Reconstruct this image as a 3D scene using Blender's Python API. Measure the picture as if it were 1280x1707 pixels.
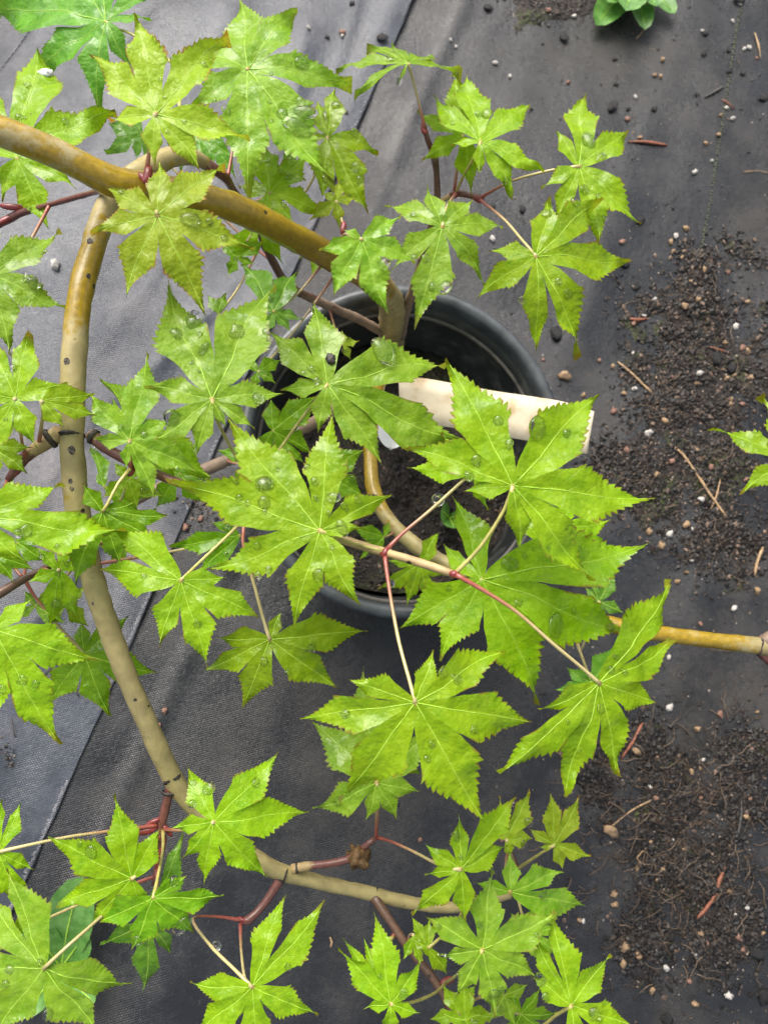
import bpy, math, random
from mathutils import Vector, Matrix, noise
from mathutils.bvhtree import BVHTree

for o in list(bpy.data.objects):
    bpy.data.objects.remove(o)
SC = bpy.context.scene
COL = SC.collection
R = math.radians
random.seed(7)

# ------------------------------------------------------------------ camera
W0, H0, F = 1280.0, 1707.0, 1282.0
CAM_H = 0.82
NADIR = (500.0, 1080.0)                      # where "straight down" falls in the frame
down_c = Vector(((NADIR[0]-W0/2)/F, -(NADIR[1]-H0/2)/F, -1)).normalized()
zc = -down_c
yc = (Vector((0, 1, 0)) - zc*zc.y).normalized()
xc = yc.cross(zc)
ROT = Matrix((xc, yc, zc))                   # camera axes -> world axes
CAM = Vector((0, 0, CAM_H))
cd = bpy.data.cameras.new('camera')
cam = bpy.data.objects.new('camera', cd); COL.objects.link(cam)
cam.matrix_world = Matrix.Translation(CAM) @ ROT.to_4x4()
cd.sensor_fit = 'VERTICAL'; cd.sensor_height = 36.0; cd.lens = 36.0*F/H0
cd.clip_start = 0.01; cd.clip_end = 500
cd.dof.use_dof = True; cd.dof.focus_distance = 0.39; cd.dof.aperture_fstop = 17
SC.camera = cam

def ray(px, py):
    return (ROT @ Vector(((px-W0/2)/F, -(py-H0/2)/F, -1))).normalized()
def P(px, py, z=0.0):
    d = ray(px, py)
    return CAM + d*((z-CAM_H)/d.z)
def plane_hit(px, py, c, n):
    d = ray(px, py)
    return CAM + d*((c-CAM).dot(n)/d.dot(n))

# ------------------------------------------------------------------ light
SUN_DIR = ray(40, 60); SUN_DIR = Vector((SUN_DIR.x, SUN_DIR.y, -SUN_DIR.z)).normalized()   # towards the sun: up and to the far left
elev = math.asin(SUN_DIR.z); azim = math.atan2(SUN_DIR.x, SUN_DIR.y)
wd = bpy.data.worlds.new('World'); SC.world = wd; wd.use_nodes = True
nt = wd.node_tree; nt.nodes.clear()
sky = nt.nodes.new('ShaderNodeTexSky'); sky.sky_type = 'NISHITA'; sky.sun_disc = False
sky.sun_elevation = elev; sky.sun_rotation = azim
sky.air_density = 1.0; sky.dust_density = 8.0; sky.ozone_density = 1.0
hs = nt.nodes.new('ShaderNodeHueSaturation'); hs.inputs['Saturation'].default_value = 0.48
bg = nt.nodes.new('ShaderNodeBackground'); bg.inputs['Strength'].default_value = 0.15
ow = nt.nodes.new('ShaderNodeOutputWorld')
nt.links.new(sky.outputs[0], hs.inputs['Color']); nt.links.new(hs.outputs[0], bg.inputs['Color']); nt.links.new(bg.outputs[0], ow.inputs['Surface'])
sd = bpy.data.lights.new('sun', 'SUN'); sd.energy = 1.1; sd.angle = R(42); sd.color = (1.0, 0.96, 0.88)
sun = bpy.data.objects.new('sun', sd); COL.objects.link(sun)
sun.rotation_euler = SUN_DIR.to_track_quat('Z', 'Y').to_euler()
sun.location = (-2, 2, 4)
SC.view_settings.view_transform = 'Standard'; SC.view_settings.look = 'None'
SC.view_settings.gamma = 1.0; SC.view_settings.exposure = 0.72
SC.render.engine = 'CYCLES'
SC.cycles.use_denoising = True
SC.cycles.max_bounces = 10; SC.cycles.transmission_bounces = 8; SC.cycles.transparent_max_bounces = 8

# ------------------------------------------------------------------ node helpers
class NT:
    def __init__(s, name):
        s.m = bpy.data.materials.new(name); s.m.use_nodes = True
        s.t = s.m.node_tree; s.t.nodes.clear()
        s.out = s.t.nodes.new('ShaderNodeOutputMaterial')
    def n(s, typ, **kw):
        nd = s.t.nodes.new('ShaderNode'+typ)
        for k, v in kw.items():
            setattr(nd, k, v)
        return nd
    def set(s, sock, v):
        if hasattr(v, 'is_output'): s.t.links.new(v, sock)
        elif isinstance(v, (tuple, list)) and sock.type == 'RGBA' and len(v) == 3: sock.default_value = (*v, 1)
        else: sock.default_value = v
    def math(s, op, a, b=0.0, c=0.0, clamp=False):
        nd = s.n('Math', operation=op, use_clamp=clamp)
        s.set(nd.inputs[0], a); s.set(nd.inputs[1], b); s.set(nd.inputs[2], c)
        return nd.outputs[0]
    def ramp(s, v, a, b, lo=0.0, hi=1.0):
        nd = s.n('MapRange', interpolation_type='SMOOTHSTEP')
        for i, x in enumerate((v, a, b, lo, hi)): s.set(nd.inputs[i], x)
        return nd.outputs[0]
    def mix(s, f, a, b, mode='MIX'):
        nd = s.n('Mix', data_type='RGBA', blend_type=mode)
        s.set(nd.inputs[0], f); s.set(nd.inputs[6], a); s.set(nd.inputs[7], b)
        return nd.outputs[2]
    def noise(s, vec, scale, detail=4.0, rough=0.55, out=0):
        nd = s.n('TexNoise'); s.set(nd.inputs['Scale'], scale); s.set(nd.inputs['Detail'], detail); s.set(nd.inputs['Roughness'], rough)
        if vec is not None: s.set(nd.inputs['Vector'], vec)
        return nd.outputs[out]
    def voro(s, vec, scale, feature='F1', out='Distance'):
        nd = s.n('TexVoronoi', feature=feature); s.set(nd.inputs['Scale'], scale)
        if vec is not None: s.set(nd.inputs['Vector'], vec)
        return nd.outputs[out]
    def obj(s):
        return s.n('TexCoord').outputs['Object']
    def geo(s):
        return s.n('NewGeometry').outputs['Position']
    def attr(s, name, out='Fac'):
        return s.n('Attribute', attribute_name=name).outputs[out]
    def bump(s, h, strength=0.3, dist=0.001):
        nd = s.n('Bump'); s.set(nd.inputs['Height'], h); nd.inputs['Strength'].default_value = strength; nd.inputs['Distance'].default_value = dist
        return nd.outputs[0]
    def bsdf(s, color, rough=0.5, normal=None, **kw):
        nd = s.n('BsdfPrincipled'); s.set(nd.inputs['Base Color'], color); s.set(nd.inputs['Roughness'], rough)
        if normal is not None: s.set(nd.inputs['Normal'], normal)
        for k, v in kw.items(): s.set(nd.inputs[k.replace('_', ' ')], v)
        return nd.outputs[0]
    def done(s, shader):
        s.t.links.new(shader, s.out.inputs['Surface']); return s.m

def leaf_material(name, base, light, dark, edge, edge_amt, trans=0.43, wet=0.75):
    t = NT(name)
    uv = t.n('UVMap', uv_map='lobe').outputs[0]
    sep = t.n('SeparateXYZ'); t.set(sep.inputs[0], uv)
    u, v = sep.outputs[0], t.math('ABSOLUTE', sep.outputs[1])
    rnd = t.n('ObjectInfo').outputs['Random']
    off = t.n('VectorMath', operation='ADD')
    t.set(off.inputs[0], t.obj()); cx = t.n('CombineXYZ'); t.set(cx.inputs[0], rnd); t.set(cx.inputs[1], rnd); t.set(off.inputs[1], cx.outputs[0])
    p = off.outputs[0]
    n1 = t.noise(p, 75, 3); n2 = t.noise(p, 260, 3)
    c = t.mix(t.ramp(n1, 0.32, 0.62), dark, base)
    c = t.mix(t.math('MULTIPLY', t.ramp(n2, 0.42, 0.68), 0.42), c, light)
    # small side veins: paler lines, slightly sunk
    q = t.math('SUBTRACT', t.math('MULTIPLY', u, 9.0), t.math('MULTIPLY', v, 1.9))
    q = t.math('ADD', q, t.math('MULTIPLY', n1, 0.5))
    fr = t.math('ABSOLUTE', t.math('SUBTRACT', t.math('FRACT', q), 0.5))
    vein = t.ramp(fr, 0.06, 0.0)
    c = t.mix(t.math('MULTIPLY', vein, 0.22), c, light)
    mid = t.ramp(v, 0.16, 0.0)
    c = t.mix(t.math('MULTIPLY', mid, 0.35), c, light)
    hv = t.n('HueSaturation')
    t.set(hv.inputs['Hue'], t.math('ADD', 0.492, t.math('MULTIPLY', rnd, 0.016)))
    t.set(hv.inputs['Value'], t.math('ADD', 0.86, t.math('MULTIPLY', rnd, 0.30)))
    t.set(hv.inputs['Color'], c); c = hv.outputs[0]
    # red-brown margin and tips
    e = t.ramp(t.math('ADD', v, t.math('MULTIPLY', t.math('SUBTRACT', n2, 0.5), 0.35)), 0.90, 1.02)
    tip = t.ramp(t.math('ADD', u, t.math('MULTIPLY', t.math('SUBTRACT', n1, 0.5), 0.5)), 0.84, 1.05)
    beyond = t.ramp(u, 0.36, 0.5)
    em = t.math('MULTIPLY', t.math('MAXIMUM', t.math('MULTIPLY', e, beyond), tip), edge_amt)
    c = t.mix(em, c, edge)
    # tiny brown blemishes
    sp = t.ramp(t.voro(p, 95), 0.07, 0.03)
    sp = t.math('MULTIPLY', sp, t.ramp(t.noise(p, 40, 1), 0.60, 0.64))
    c = t.mix(t.math('MULTIPLY', sp, 0.8), c, (0.10, 0.06, 0.01))
    wetm = t.ramp(t.noise(p, 62, 3), 0.49, 0.55)
    ro = t.math('SUBTRACT', 0.44, t.math('MULTIPLY', wetm, 0.22))
    h = t.math('ADD', t.math('MULTIPLY', t.noise(p, 170, 2), 1.0), t.math('MULTIPLY', vein, -0.06))
    h = t.math('ADD', h, t.math('MULTIPLY', t.noise(p, 900, 2), 0.12))
    nm = t.bump(h, 0.75, 0.0020)
    pb = t.bsdf(c, ro, nm, Specular_IOR_Level=0.28, Coat_Weight=t.math('MULTIPLY', wetm, wet), Coat_Roughness=0.07, Coat_IOR=1.33)
    tr = t.n('BsdfTranslucent'); t.set(tr.inputs['Color'], t.mix(0.5, c, t.mix(1.0, c, (1.15, 1.0, 0.25), 'MULTIPLY'))); t.set(tr.inputs['Normal'], nm)
    mx = t.n('MixShader'); mx.inputs[0].default_value = trans
    t.t.links.new(pb, mx.inputs[1]); t.t.links.new(tr.outputs[0], mx.inputs[2])
    return t.done(mx.outputs[0])

RED = (0.22, 0.055, 0.02)
LEAFM = {
    'lime':   leaf_material('leaf_lime',   (0.278, 0.478, 0.006), (0.375, 0.570, 0.022), (0.205, 0.395, 0.005), RED, 0.65),
    'pale':   leaf_material('leaf_pale',   (0.262, 0.480, 0.022), (0.37, 0.580, 0.080), (0.182, 0.390, 0.015), (0.26, 0.14, 0.05), 0.55, wet=0.9),
    'yellow': leaf_material('leaf_yellow', (0.345, 0.500, 0.018), (0.44, 0.58, 0.065), (0.275, 0.43, 0.012), (0.36, 0.10, 0.03), 0.85, wet=0.45),
    'cool':   leaf_material('leaf_cool',   (0.165, 0.400, 0.030), (0.25, 0.49, 0.085), (0.110, 0.305, 0.020), (0.20, 0.16, 0.03), 0.35, wet=0.9),
    'deep':   leaf_material('leaf_deep',   (0.180, 0.385, 0.005), (0.25, 0.45, 0.014), (0.120, 0.290, 0.004), (0.24, 0.09, 0.02), 0.6),
}
def simple(name, col, rough=0.5, var=0.0, scale=200, bump=0.0, **kw):
    t = NT(name); p = t.obj()
    n = t.noise(p, scale, 4)
    c = t.mix(t.ramp(n, 0.3, 0.7), tuple(x*(1-var) for x in col), tuple(min(1, x*(1+var)) for x in col))
    return t.done(t.bsdf(c, rough, t.bump(n, bump, 0.001) if bump else None, **kw))
M_VEIN = simple('vein_pale', (0.34, 0.55, 0.05), 0.45, 0.15)
M_PET_G = simple('petiole_yellow_green', (0.44, 0.40, 0.12), 0.35, 0.2, Coat_Weight=0.3)
def petiole_material():
    t = NT('petiole_red_to_cream'); k = t.attr('along'); n = t.noise(t.obj(), 300, 2)
    c = t.mix(t.ramp(t.math('ADD', k, t.math('MULTIPLY', n, 0.25)), 0.50, 1.05), (0.50, 0.42, 0.19), (0.34, 0.085, 0.065))
    return t.done(t.bsdf(c, 0.3, None, Coat_Weight=0.4, Coat_Roughness=0.1))
M_PET_R = petiole_material()
M_RED = simple('red_bud_scale', (0.22, 0.03, 0.03), 0.35, 0.35, 300, 0.3, Coat_Weight=0.4)
M_JOIN = simple('leaf_joint_brown', (0.34, 0.26, 0.06), 0.5, 0.3, 500, 0.2)
M_RING = simple('node_ring_bark', (0.040, 0.032, 0.027), 0.55, 0.5, 400, 0.6)
M_SCAR = simple('bark_scar_grey', (0.10, 0.085, 0.07), 0.7, 0.95, 900, 0.6)
M_DRY = simple('dry_brown_bud', (0.13, 0.07, 0.025), 0.6, 0.5, 350, 0.6)

def bark_material(name, ochre, tan, rough=0.32):
    t = NT(name); p = t.obj(); k = t.attr('bloom')
    n = t.noise(p, 70, 6, 0.68); nf = t.noise(p, 320, 4)
    st = t.n('Mapping'); t.set(st.inputs[0], p); st.inputs['Scale'].default_value = (1, 1, 1)
    f = t.ramp(t.math('ADD', k, t.math('MULTIPLY', t.math('SUBTRACT', n, 0.5), 1.5)), 0.40, 0.60)
    oc = t.mix(t.ramp(nf, 0.35, 0.7), tuple(x*0.72 for x in ochre), ochre)
    tn = t.mix(t.ramp(t.noise(p, 120, 4), 0.3, 0.7), tuple(x*0.78 for x in tan), tuple(min(1, x*1.1) for x in tan))
    c = t.mix(f, oc, tn)
    sp = t.ramp(t.voro(p, 105), 0.16, 0.10)
    sp = t.math('MULTIPLY', sp, t.ramp(t.noise(p, 70, 1), 0.53, 0.56))
    c = t.mix(sp, c, (0.025, 0.018, 0.012))
    ro = t.math('ADD', rough, t.math('MULTIPLY', f, 0.22))
    nm = t.bump(t.math('ADD', nf, t.math('MULTIPLY', sp, -0.8)), 0.35, 0.0008)
    return t.done(t.bsdf(c, ro, nm, Coat_Weight=t.math('SUBTRACT', 0.55, t.math('MULTIPLY', f, 0.45)), Coat_Roughness=0.12, Coat_IOR=1.4))
M_BARK = bark_material('bark_ochre', (0.37, 0.245, 0.012), (0.37, 0.305, 0.135), 0.28)
M_TWIG = bark_material('twig_grey_brown', (0.13, 0.065, 0.04), (0.24, 0.17, 0.12), 0.45)
M_TWIGR = bark_material('twig_red', (0.17, 0.058, 0.048), (0.46, 0.33, 0.16), 0.38)

def mat_cloth(name, base, dustc, ribang, dust=0.35, rlo=0.26, rhi=0.55):
    t = NT(name); p = t.geo()
    mp = t.n('Mapping'); t.set(mp.inputs[0], p); mp.inputs['Rotation'].default_value = (0, 0, ribang)
    sx = t.n('SeparateXYZ'); t.set(sx.inputs[0], mp.outputs[0])
    wx = t.math('SINE', t.math('MULTIPLY', sx.outputs[0], 2500.0)); wy = t.math('SINE', t.math('MULTIPLY', sx.outputs[1], 1750.0))
    weave = t.math('MULTIPLY', wx, wy)
    big = t.noise(p, 3.2, 5, 0.6); med = t.noise(p, 17, 6, 0.62); fin = t.noise(p, 160, 5, 0.65); st = t.n('Mapping'); t.set(st.inputs[0], mp.outputs[0]); st.inputs['Scale'].default_value = (60, 420, 60)
    scr = t.noise(st.outputs[0], 1.0, 3, 0.6)
    c = t.mix(t.ramp(med, 0.32, 0.7), tuple(x*0.75 for x in base), tuple(x*1.25 for x in base))
    d = t.math('MULTIPLY', t.ramp(t.math('ADD', t.math('MULTIPLY', big, 0.6), t.math('MULTIPLY', med, 0.4)), 0.47, 0.66), dust)
    d = t.math('MULTIPLY', d, t.ramp(fin, 0.3, 0.65, 0.45, 1.0))
    c = t.mix(d, c, dustc)
    c = t.mix(t.math('MULTIPLY', t.ramp(scr, 0.62, 0.78), 0.22), c, (0.16, 0.155, 0.15))
    grit = t.ramp(t.voro(p, 210), 0.16, 0.08); grit = t.math('MULTIPLY', grit, t.ramp(med, 0.48, 0.62))
    c = t.mix(t.math('MULTIPLY', grit, 0.5), c, (0.20, 0.15, 0.11))
    ro = t.ramp(t.math('ADD', t.math('MULTIPLY', med, 0.6), t.math('MULTIPLY', fin, 0.4)), 0.38, 0.62, rlo, rhi)
    h = t.math('ADD', t.math('MULTIPLY', weave, t.ramp(big, 0.42, 0.6, 0.18, 0.40)), t.math('ADD', t.math('MULTIPLY', fin, 0.8), t.math('MULTIPLY', med, 1.6)))
    return t.done(t.bsdf(c, ro, t.bump(h, 0.5, 0.0016), Specular_IOR_Level=0.5))
E0, E1 = P(690, 0), P(40, 1480)
EDIR = (E1-E0).normalized()
RIB = -math.atan2(EDIR.y, EDIR.x)
M_MAT = mat_cloth('ground_cloth_dark', (0.0140, 0.0155, 0.0180), (0.052, 0.045, 0.035), RIB, 0.62, 0.10, 0.42)
M_MATL = mat_cloth('ground_cloth_grey_sheen', (0.048, 0.056, 0.072), (0.23, 0.205, 0.198), RIB, 0.60, 0.13, 0.38)  # faded dusty sheet; sky sheen is also painted into the pale bluish base
M_EARTH = simple('bare_earth', (0.05, 0.038, 0.03), 0.9, 0.4, 30, 0.5)
M_STITCH = simple('stitch_green', (0.13, 0.15, 0.09), 0.5, 0.3)
M_STITCHW = simple('stitch_white', (0.27, 0.27, 0.29), 0.5, 0.3)
def colored(name, rough, bump=0.5, scale=500):
    t = NT(name); c = t.attr('tint', 'Color'); n = t.noise(t.obj(), scale, 4)
    c = t.mix(t.ramp(n, 0.3, 0.7), t.mix(1.0, c, (0.6, 0.6, 0.6), 'MULTIPLY'), c)
    return t.done(t.bsdf(c, rough, t.bump(n, bump, 0.001)))
M_CRUMB = colored('soil_crumbs', 0.55)
def soil_material():
    t = NT('potting_soil'); p = t.obj(); n = t.noise(p, 45, 6, 0.65); m = t.noise(p, 14, 4); f = t.noise(p, 300, 4)
    c = t.mix(t.ramp(n, 0.35, 0.7), (0.009, 0.007, 0.006), (0.042, 0.030, 0.022))
    c = t.mix(t.math('MULTIPLY', t.ramp(m, 0.5, 0.62), t.ramp(f, 0.4, 0.6)), c, (0.045, 0.062, 0.012))
    return t.done(t.bsdf(c, t.ramp(f, 0.35, 0.65, 0.3, 0.8), t.bump(t.math('ADD', n, f), 0.8, 0.006)))
M_SOIL = soil_material()
def pot_material():
    t = NT('black_plastic'); p = t.obj(); n = t.noise(p, 60, 5); f = t.noise(p, 500, 3)
    c = t.mix(t.ramp(n, 0.45, 0.75), (0.014, 0.017, 0.017), (0.055, 0.055, 0.052))
    return t.done(t.bsdf(c, t.ramp(n, 0.3, 0.7, 0.28, 0.5), t.bump(f, 0.12, 0.001)))
M_POT = pot_material()
M_RIDGE = simple('ridge_highlight', (0.10, 0.092, 0.082), 0.4, 0.5, 40, 0.2)  # highlight along the ridge painted in as a lighter grey-brown
M_RIM = simple('rim_scuffed_grey', (0.060, 0.068, 0.074), 0.36, 0.5, 40, 0.1)
def tag_material():
    t = NT('tag_card'); p = t.obj(); n = t.noise(p, 60, 5)
    c = t.mix(t.ramp(n, 0.45, 0.75), (0.76, 0.66, 0.48), (0.56, 0.40, 0.21))
    return t.done(t.bsdf(c, 0.45, t.bump(n, 0.1, 0.001)))
M_TAG = tag_material()
M_TAGW = simple('tag_underside_white', (.80, .80, .79), .4, .06, 60)
M_INK = simple('tag_ink', (0.26, 0.25, 0.24), 0.6, 0.3)
def drop_material():
    t = NT('clear_water')
    return t.done(t.bsdf((1, 1, 1), 0.0, None, IOR=1.33, Transmission_Weight=1.0))
M_WATER = drop_material()
def weed_material():
    t = NT('weed_leaf'); p = t.obj(); n = t.noise(p, 90, 4)
    c = t.mix(t.ramp(n, 0.35, 0.65), (0.085, 0.235, 0.035), (0.16, 0.35, 0.075))
    pb = t.bsdf(c, 0.38, t.bump(n, 0.5, 0.002), Coat_Weight=0.3, Coat_Roughness=0.15)
    tr = t.n('BsdfTranslucent'); t.set(tr.inputs['Color'], c)
    mx = t.n('MixShader'); mx.inputs[0].default_value = 0.25
    t.t.links.new(pb, mx.inputs[1]); t.t.links.new(tr.outputs[0], mx.inputs[2])
    return t.done(mx.outputs[0])
M_WEED = weed_material()

# ------------------------------------------------------------------ mesh helpers
def mesh(name, verts, faces, mat, loc=(0, 0, 0), parent=None, smooth=True):
    me = bpy.data.meshes.new(name); me.from_pydata([tuple(v) for v in verts], [], faces); me.update()
    if smooth: me.polygons.foreach_set('use_smooth', [True]*len(me.polygons))
    me.materials.append(mat)
    o = bpy.data.objects.new(name, me); COL.objects.link(o); o.location = loc
    if parent is not None: o.parent = parent
    return o
def empty(name, loc):
    o = bpy.data.objects.new(name, None); COL.objects.link(o); o.location = loc; o.empty_display_size = 0.02
    return o
def tag(o, label=None, cat=None, group=None, kind=None):
    for k, v in (('label', label), ('category', cat), ('group', group), ('kind', kind)):
        if v: o[k] = v
    return o
def floatattr(me, name, vals):
    a = me.attributes.new(name, 'FLOAT', 'POINT'); a.data.foreach_set('value', vals)
def catmull(pts, step):
    """pts: list of tuples (Vector, *scalars); returns a resampled list"""
    out = []
    n = len(pts)
    for i in range(n-1):
        p0, p1, p2, p3 = pts[max(0, i-1)], pts[i], pts[i+1], pts[min(n-1, i+2)]
        L = (p2[0]-p1[0]).length; m = max(2, int(L/step))
        for j in range(m):
            t = j/m
            a = p1[0]; v = 0.5*((2*p1[0]) + (p2[0]-p0[0])*t + (2*p0[0]-5*p1[0]+4*p2[0]-p3[0])*t*t + (3*p1[0]-p0[0]-3*p2[0]+p3[0])*t**3)
            out.append((v,)+tuple(x+(y-x)*t for x, y in zip(p1[1:], p2[1:])))
    out.append(pts[-1])
    return out
def tube(path, seg=10, wob=0.0, cap=True):
    """path: list of (Vector, radius, ...)"""
    V, Fc = [], []
    up = None
    n = len(path)
    for i, it in enumerate(path):
        p, r = it[0], it[1]
        d = (path[min(n-1, i+1)][0]-path[max(0, i-1)][0]).normalized()
        if up is None:
            up = Vector((0, 0, 1)) if abs(d.z) < 0.9 else Vector((1, 0, 0))
        up = (up - d*up.dot(d)).normalized()
        s = d.cross(up)
        for k in range(seg):
            a = 2*math.pi*k/seg
            rr = r*(1+wob*noise.noise((p+up*math.cos(a)*r+s*math.sin(a)*r)*160))
            V.append(p+(up*math.cos(a)+s*math.sin(a))*rr)
    for i in range(n-1):
        for k in range(seg):
            a, b = i*seg+k, i*seg+(k+1) % seg
            Fc.append((a, b, b+seg, a+seg))
    if cap:
        Fc.append(tuple(range(seg-1, -1, -1))); Fc.append(tuple((n-1)*seg+k for k in range(seg)))
    return V, Fc

# ------------------------------------------------------------------ ground
tag(mesh('ground', [(-40, -40, -0.02), (40, -40, -0.02), (40, 40, -0.02), (-40, 40, -0.02)], [(0, 1, 2, 3)], M_EARTH), 'bare dark earth under the weed cloth', 'ground', kind='structure')
EN = Vector((EDIR.y, -EDIR.x, 0))
if EN.x > 0: EN = -EN                       # points to the left sheet
def cloth_h(x, y):
    q = Vector((x, y, 0))
    h = 0.004*noise.noise(q*4.0) + 0.0022*noise.noise(q*11.0+Vector((3, 1, 0))) + 0.0008*noise.noise(q*34.0)
    c = (q-E0).dot(EN); a = (q-E0).dot(EDIR)
    # long soft folds running along the cloth
    for c0, wdt, hh in ((-0.055, 0.006, 0.005), (-0.33, 0.022, 0.004), (-0.56, 0.026, 0.004), (-0.16, 0.022, 0.003)):
        cc = c0 + 0.012*noise.noise(Vector((a*2.4, c0*9, 0)))
        env = 0.5+0.5*noise.noise(Vector((a*1.7, c0*31, 5)))
        h += hh*max(0, env)*math.exp(-((c-cc)/wdt)**2)
    return h
def left_h(x, y):
    q = Vector((x, y, 0)); c = (q-E0).dot(EN); a = (q-E0).dot(EDIR)
    h = cloth_h(x, y)*0.6 + 0.0035
    h += 0.0075*math.exp(-((c-0.022)/0.022)**2)*(0.55+0.45*noise.noise(Vector((a*3.0, 2, 0))))
    h += 0.010*max(0, noise.noise(Vector((a*1.2, 9, 0)))+0.2)*math.exp(-((c-0.10-0.02*noise.noise(Vector((a*2, 4, 0))))/0.03)**2)
    h += 0.006*noise.noise(q*7+Vector((8, 8, 1)))
    h += 0.006*(1-abs(noise.noise(Vector((c*14, a*4, 3)))))**5*min(1, max(0, c-.03)*20)
    return max(h, cloth_h(x, y)+0.003)
def gz(x, y):
    c = (Vector((x, y, 0))-E0).dot(EN)
    return left_h(x, y) if c > 0 else cloth_h(x, y)
def grid(x0, x1, y0, y1, n, m):
    return [(x0+(x1-x0)*i/n, y0+(y1-y0)*j/m) for j in range(m+1) for i in range(n+1)], \
           [(j*(n+1)+i, j*(n+1)+i+1, (j+1)*(n+1)+i+1, (j+1)*(n+1)+i) for j in range(m) for i in range(n)]
g, fc = grid(-1.3, 1.4, -1.2, 1.7, 300, 320)
cloth = mesh('ground_cloth', [(x, y, cloth_h(x, y)) for x, y in g], fc, M_MAT)
tag(cloth, 'dark wet woven weed cloth covering the ground', 'weed cloth', kind='structure')
g, fc = grid(-1.2, 1.9, 0, 1, 300, 110)
vv = []
for a, c in g:
    c = (c**1.6)*1.1 + (0.0015*noise.noise(Vector((a*40, 0, 0))) if c == 0 else 0)
    q = E0+EDIR*a+EN*c
    vv.append((q.x, q.y, left_h(q.x, q.y)))
n0 = len(vv); NA = 301
vv += [(vv[i][0], vv[i][1], vv[i][2]-0.0016) for i in range(NA)]
fc += [(i+1, i, n0+i, n0+i+1) for i in range(NA-1)]
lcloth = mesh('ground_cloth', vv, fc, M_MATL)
tag(lcloth, 'paler grey weed cloth sheet with painted sky sheen overlapping at the left with raised edge', 'weed cloth', kind='structure')
def stitches(p0, p1, mat, parent, n, wid, name='stitch_line', zf=gz):
    V, Fc = [], []
    a, b = P(*p0), P(*p1); d = (b-a).normalized(); s = Vector((-d.y, d.x, 0)); L = (b-a).length
    for i in range(n):
        c = a+d*(L*i/n)+s*random.uniform(-.0003, .0003); e = c+d*(L/n*0.75)+s*wid*(1 if i % 2 else -1)*0.5
        if random.random() < 0.04: continue
        c = c-s*wid*(1 if i % 2 else -1)*0.5
        c.z = zf(c.x, c.y)+0.0012; e.z = zf(e.x, e.y)+0.0012
        v, f = tube([(c-Vector((0, 0, .0012)), .0003), (c*.5+e*.5, .0008), (e-Vector((0, 0, .0012)), .0003)], 5)
        k = len(V); V += v; Fc += [tuple(x+k for x in q) for q in f]
    tag(mesh(name, V, Fc, mat, (0, 0, 0), parent), kind='stuff')
stitches((1250, -90), (1160, 470), M_STITCH, cloth, 120, 0.004)
stitches((90, 10), (-40, 185), M_STITCHW, lcloth, 48, 0.002)
# pale worn threads along the raised selvage
V, Fc = [], []
for i in range(900):
    a = -0.2+1.6*i/900; q = E0+EDIR*a+EN*0.001; r = q+EN*random.uniform(.0015, .0045)
    if noise.noise(Vector((a*9, 3, 3))) < -0.25: continue
    q.z = left_h(q.x, q.y)+.0003; r.z = left_h(r.x, r.y)+.0002
    v, f = tube([(q, random.uniform(.0004, .0009)), (r, .00025)], 4); k = len(V); V += v; Fc += [tuple(x+k for x in t_) for t_ in f]
tag(mesh('selvage_thread', V, Fc, M_STITCHW, (0, 0, 0), lcloth), kind='stuff')

# ------------------------------------------------------------------ pot
POT_C = P(676, 742, 0.20); POT_C.z = 0
RP = 0.126
pot = empty('plant_pot', (POT_C.x, POT_C.y, 0.004)); pot.scale = (1.085, 1.135, 1.0)
tag(pot, 'round black plastic nursery pot holding the maple, rim scuffed grey', 'pot')
def lathe(name, prof, mat, parent, seg=72):
    V, Fc = [], []
    for r, z in prof:
        for k in range(seg):
            a = 2*math.pi*k/seg; V.append((r*math.cos(a), r*math.sin(a), z))
    for i in range(len(prof)-1):
        for k in range(seg):
            a, b = i*seg+k, i*seg+(k+1) % seg; Fc.append((a, b, b+seg, a+seg))
    return mesh(name, V, Fc, mat, (0, 0, 0), parent)
lathe('wall', [(0, .0), (.095, .0), (.098, .004), (.119, .178), (.119, .180), (.1165, .180), (.1145, .165), (.1125, .163), (.0955, .006), (0, .006)], M_POT, pot)
lathe('rim', [(.1195, .168), (.1205, .166), (.1265, .172), (.1275, .190), (.1270, .195), (.1245, .1975), (.1205, .1972), (.1180, .194), (.1172, .186), (.1170, .1795)], M_RIM, pot)
lathe('inner_ridge', [(.1155, .1690), (.1135, .1700), (.1125, .1680), (.1128, .1650), (.1150, .1635)], M_RIDGE, pot)
SOIL_Z = 0.118
V = [(0, 0, SOIL_Z)]; Fc = []
rings, seg = 26, 90
def soil_h(x, y): return SOIL_Z+0.010*noise.noise(Vector((x*28, y*28, 2)))+0.004*noise.noise(Vector((x*90, y*90, 4)))+0.0016*noise.noise(Vector((x*260, y*260, 7)))
V = [(0, 0, soil_h(0, 0))]
for i in range(1, rings+1):
    for k in range(seg):
        a = 2*math.pi*k/seg; r = .1185*i/rings; V.append((r*math.cos(a), r*math.sin(a), soil_h(r*math.cos(a), r*math.sin(a))))
Fc = [(0, 1+k, 1+(k+1) % seg) for k in range(seg)]
for i in range(rings-1):
    for k in range(seg):
        a, b = 1+i*seg+k, 1+i*seg+(k+1) % seg; Fc.append((a, a+seg, b+seg, b))
soil = mesh('potting_soil', V, Fc, M_SOIL, (POT_C.x, POT_C.y, 0.004))
tag(soil, 'dark mossy potting soil inside the black pot', 'soil', kind='stuff')

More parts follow.
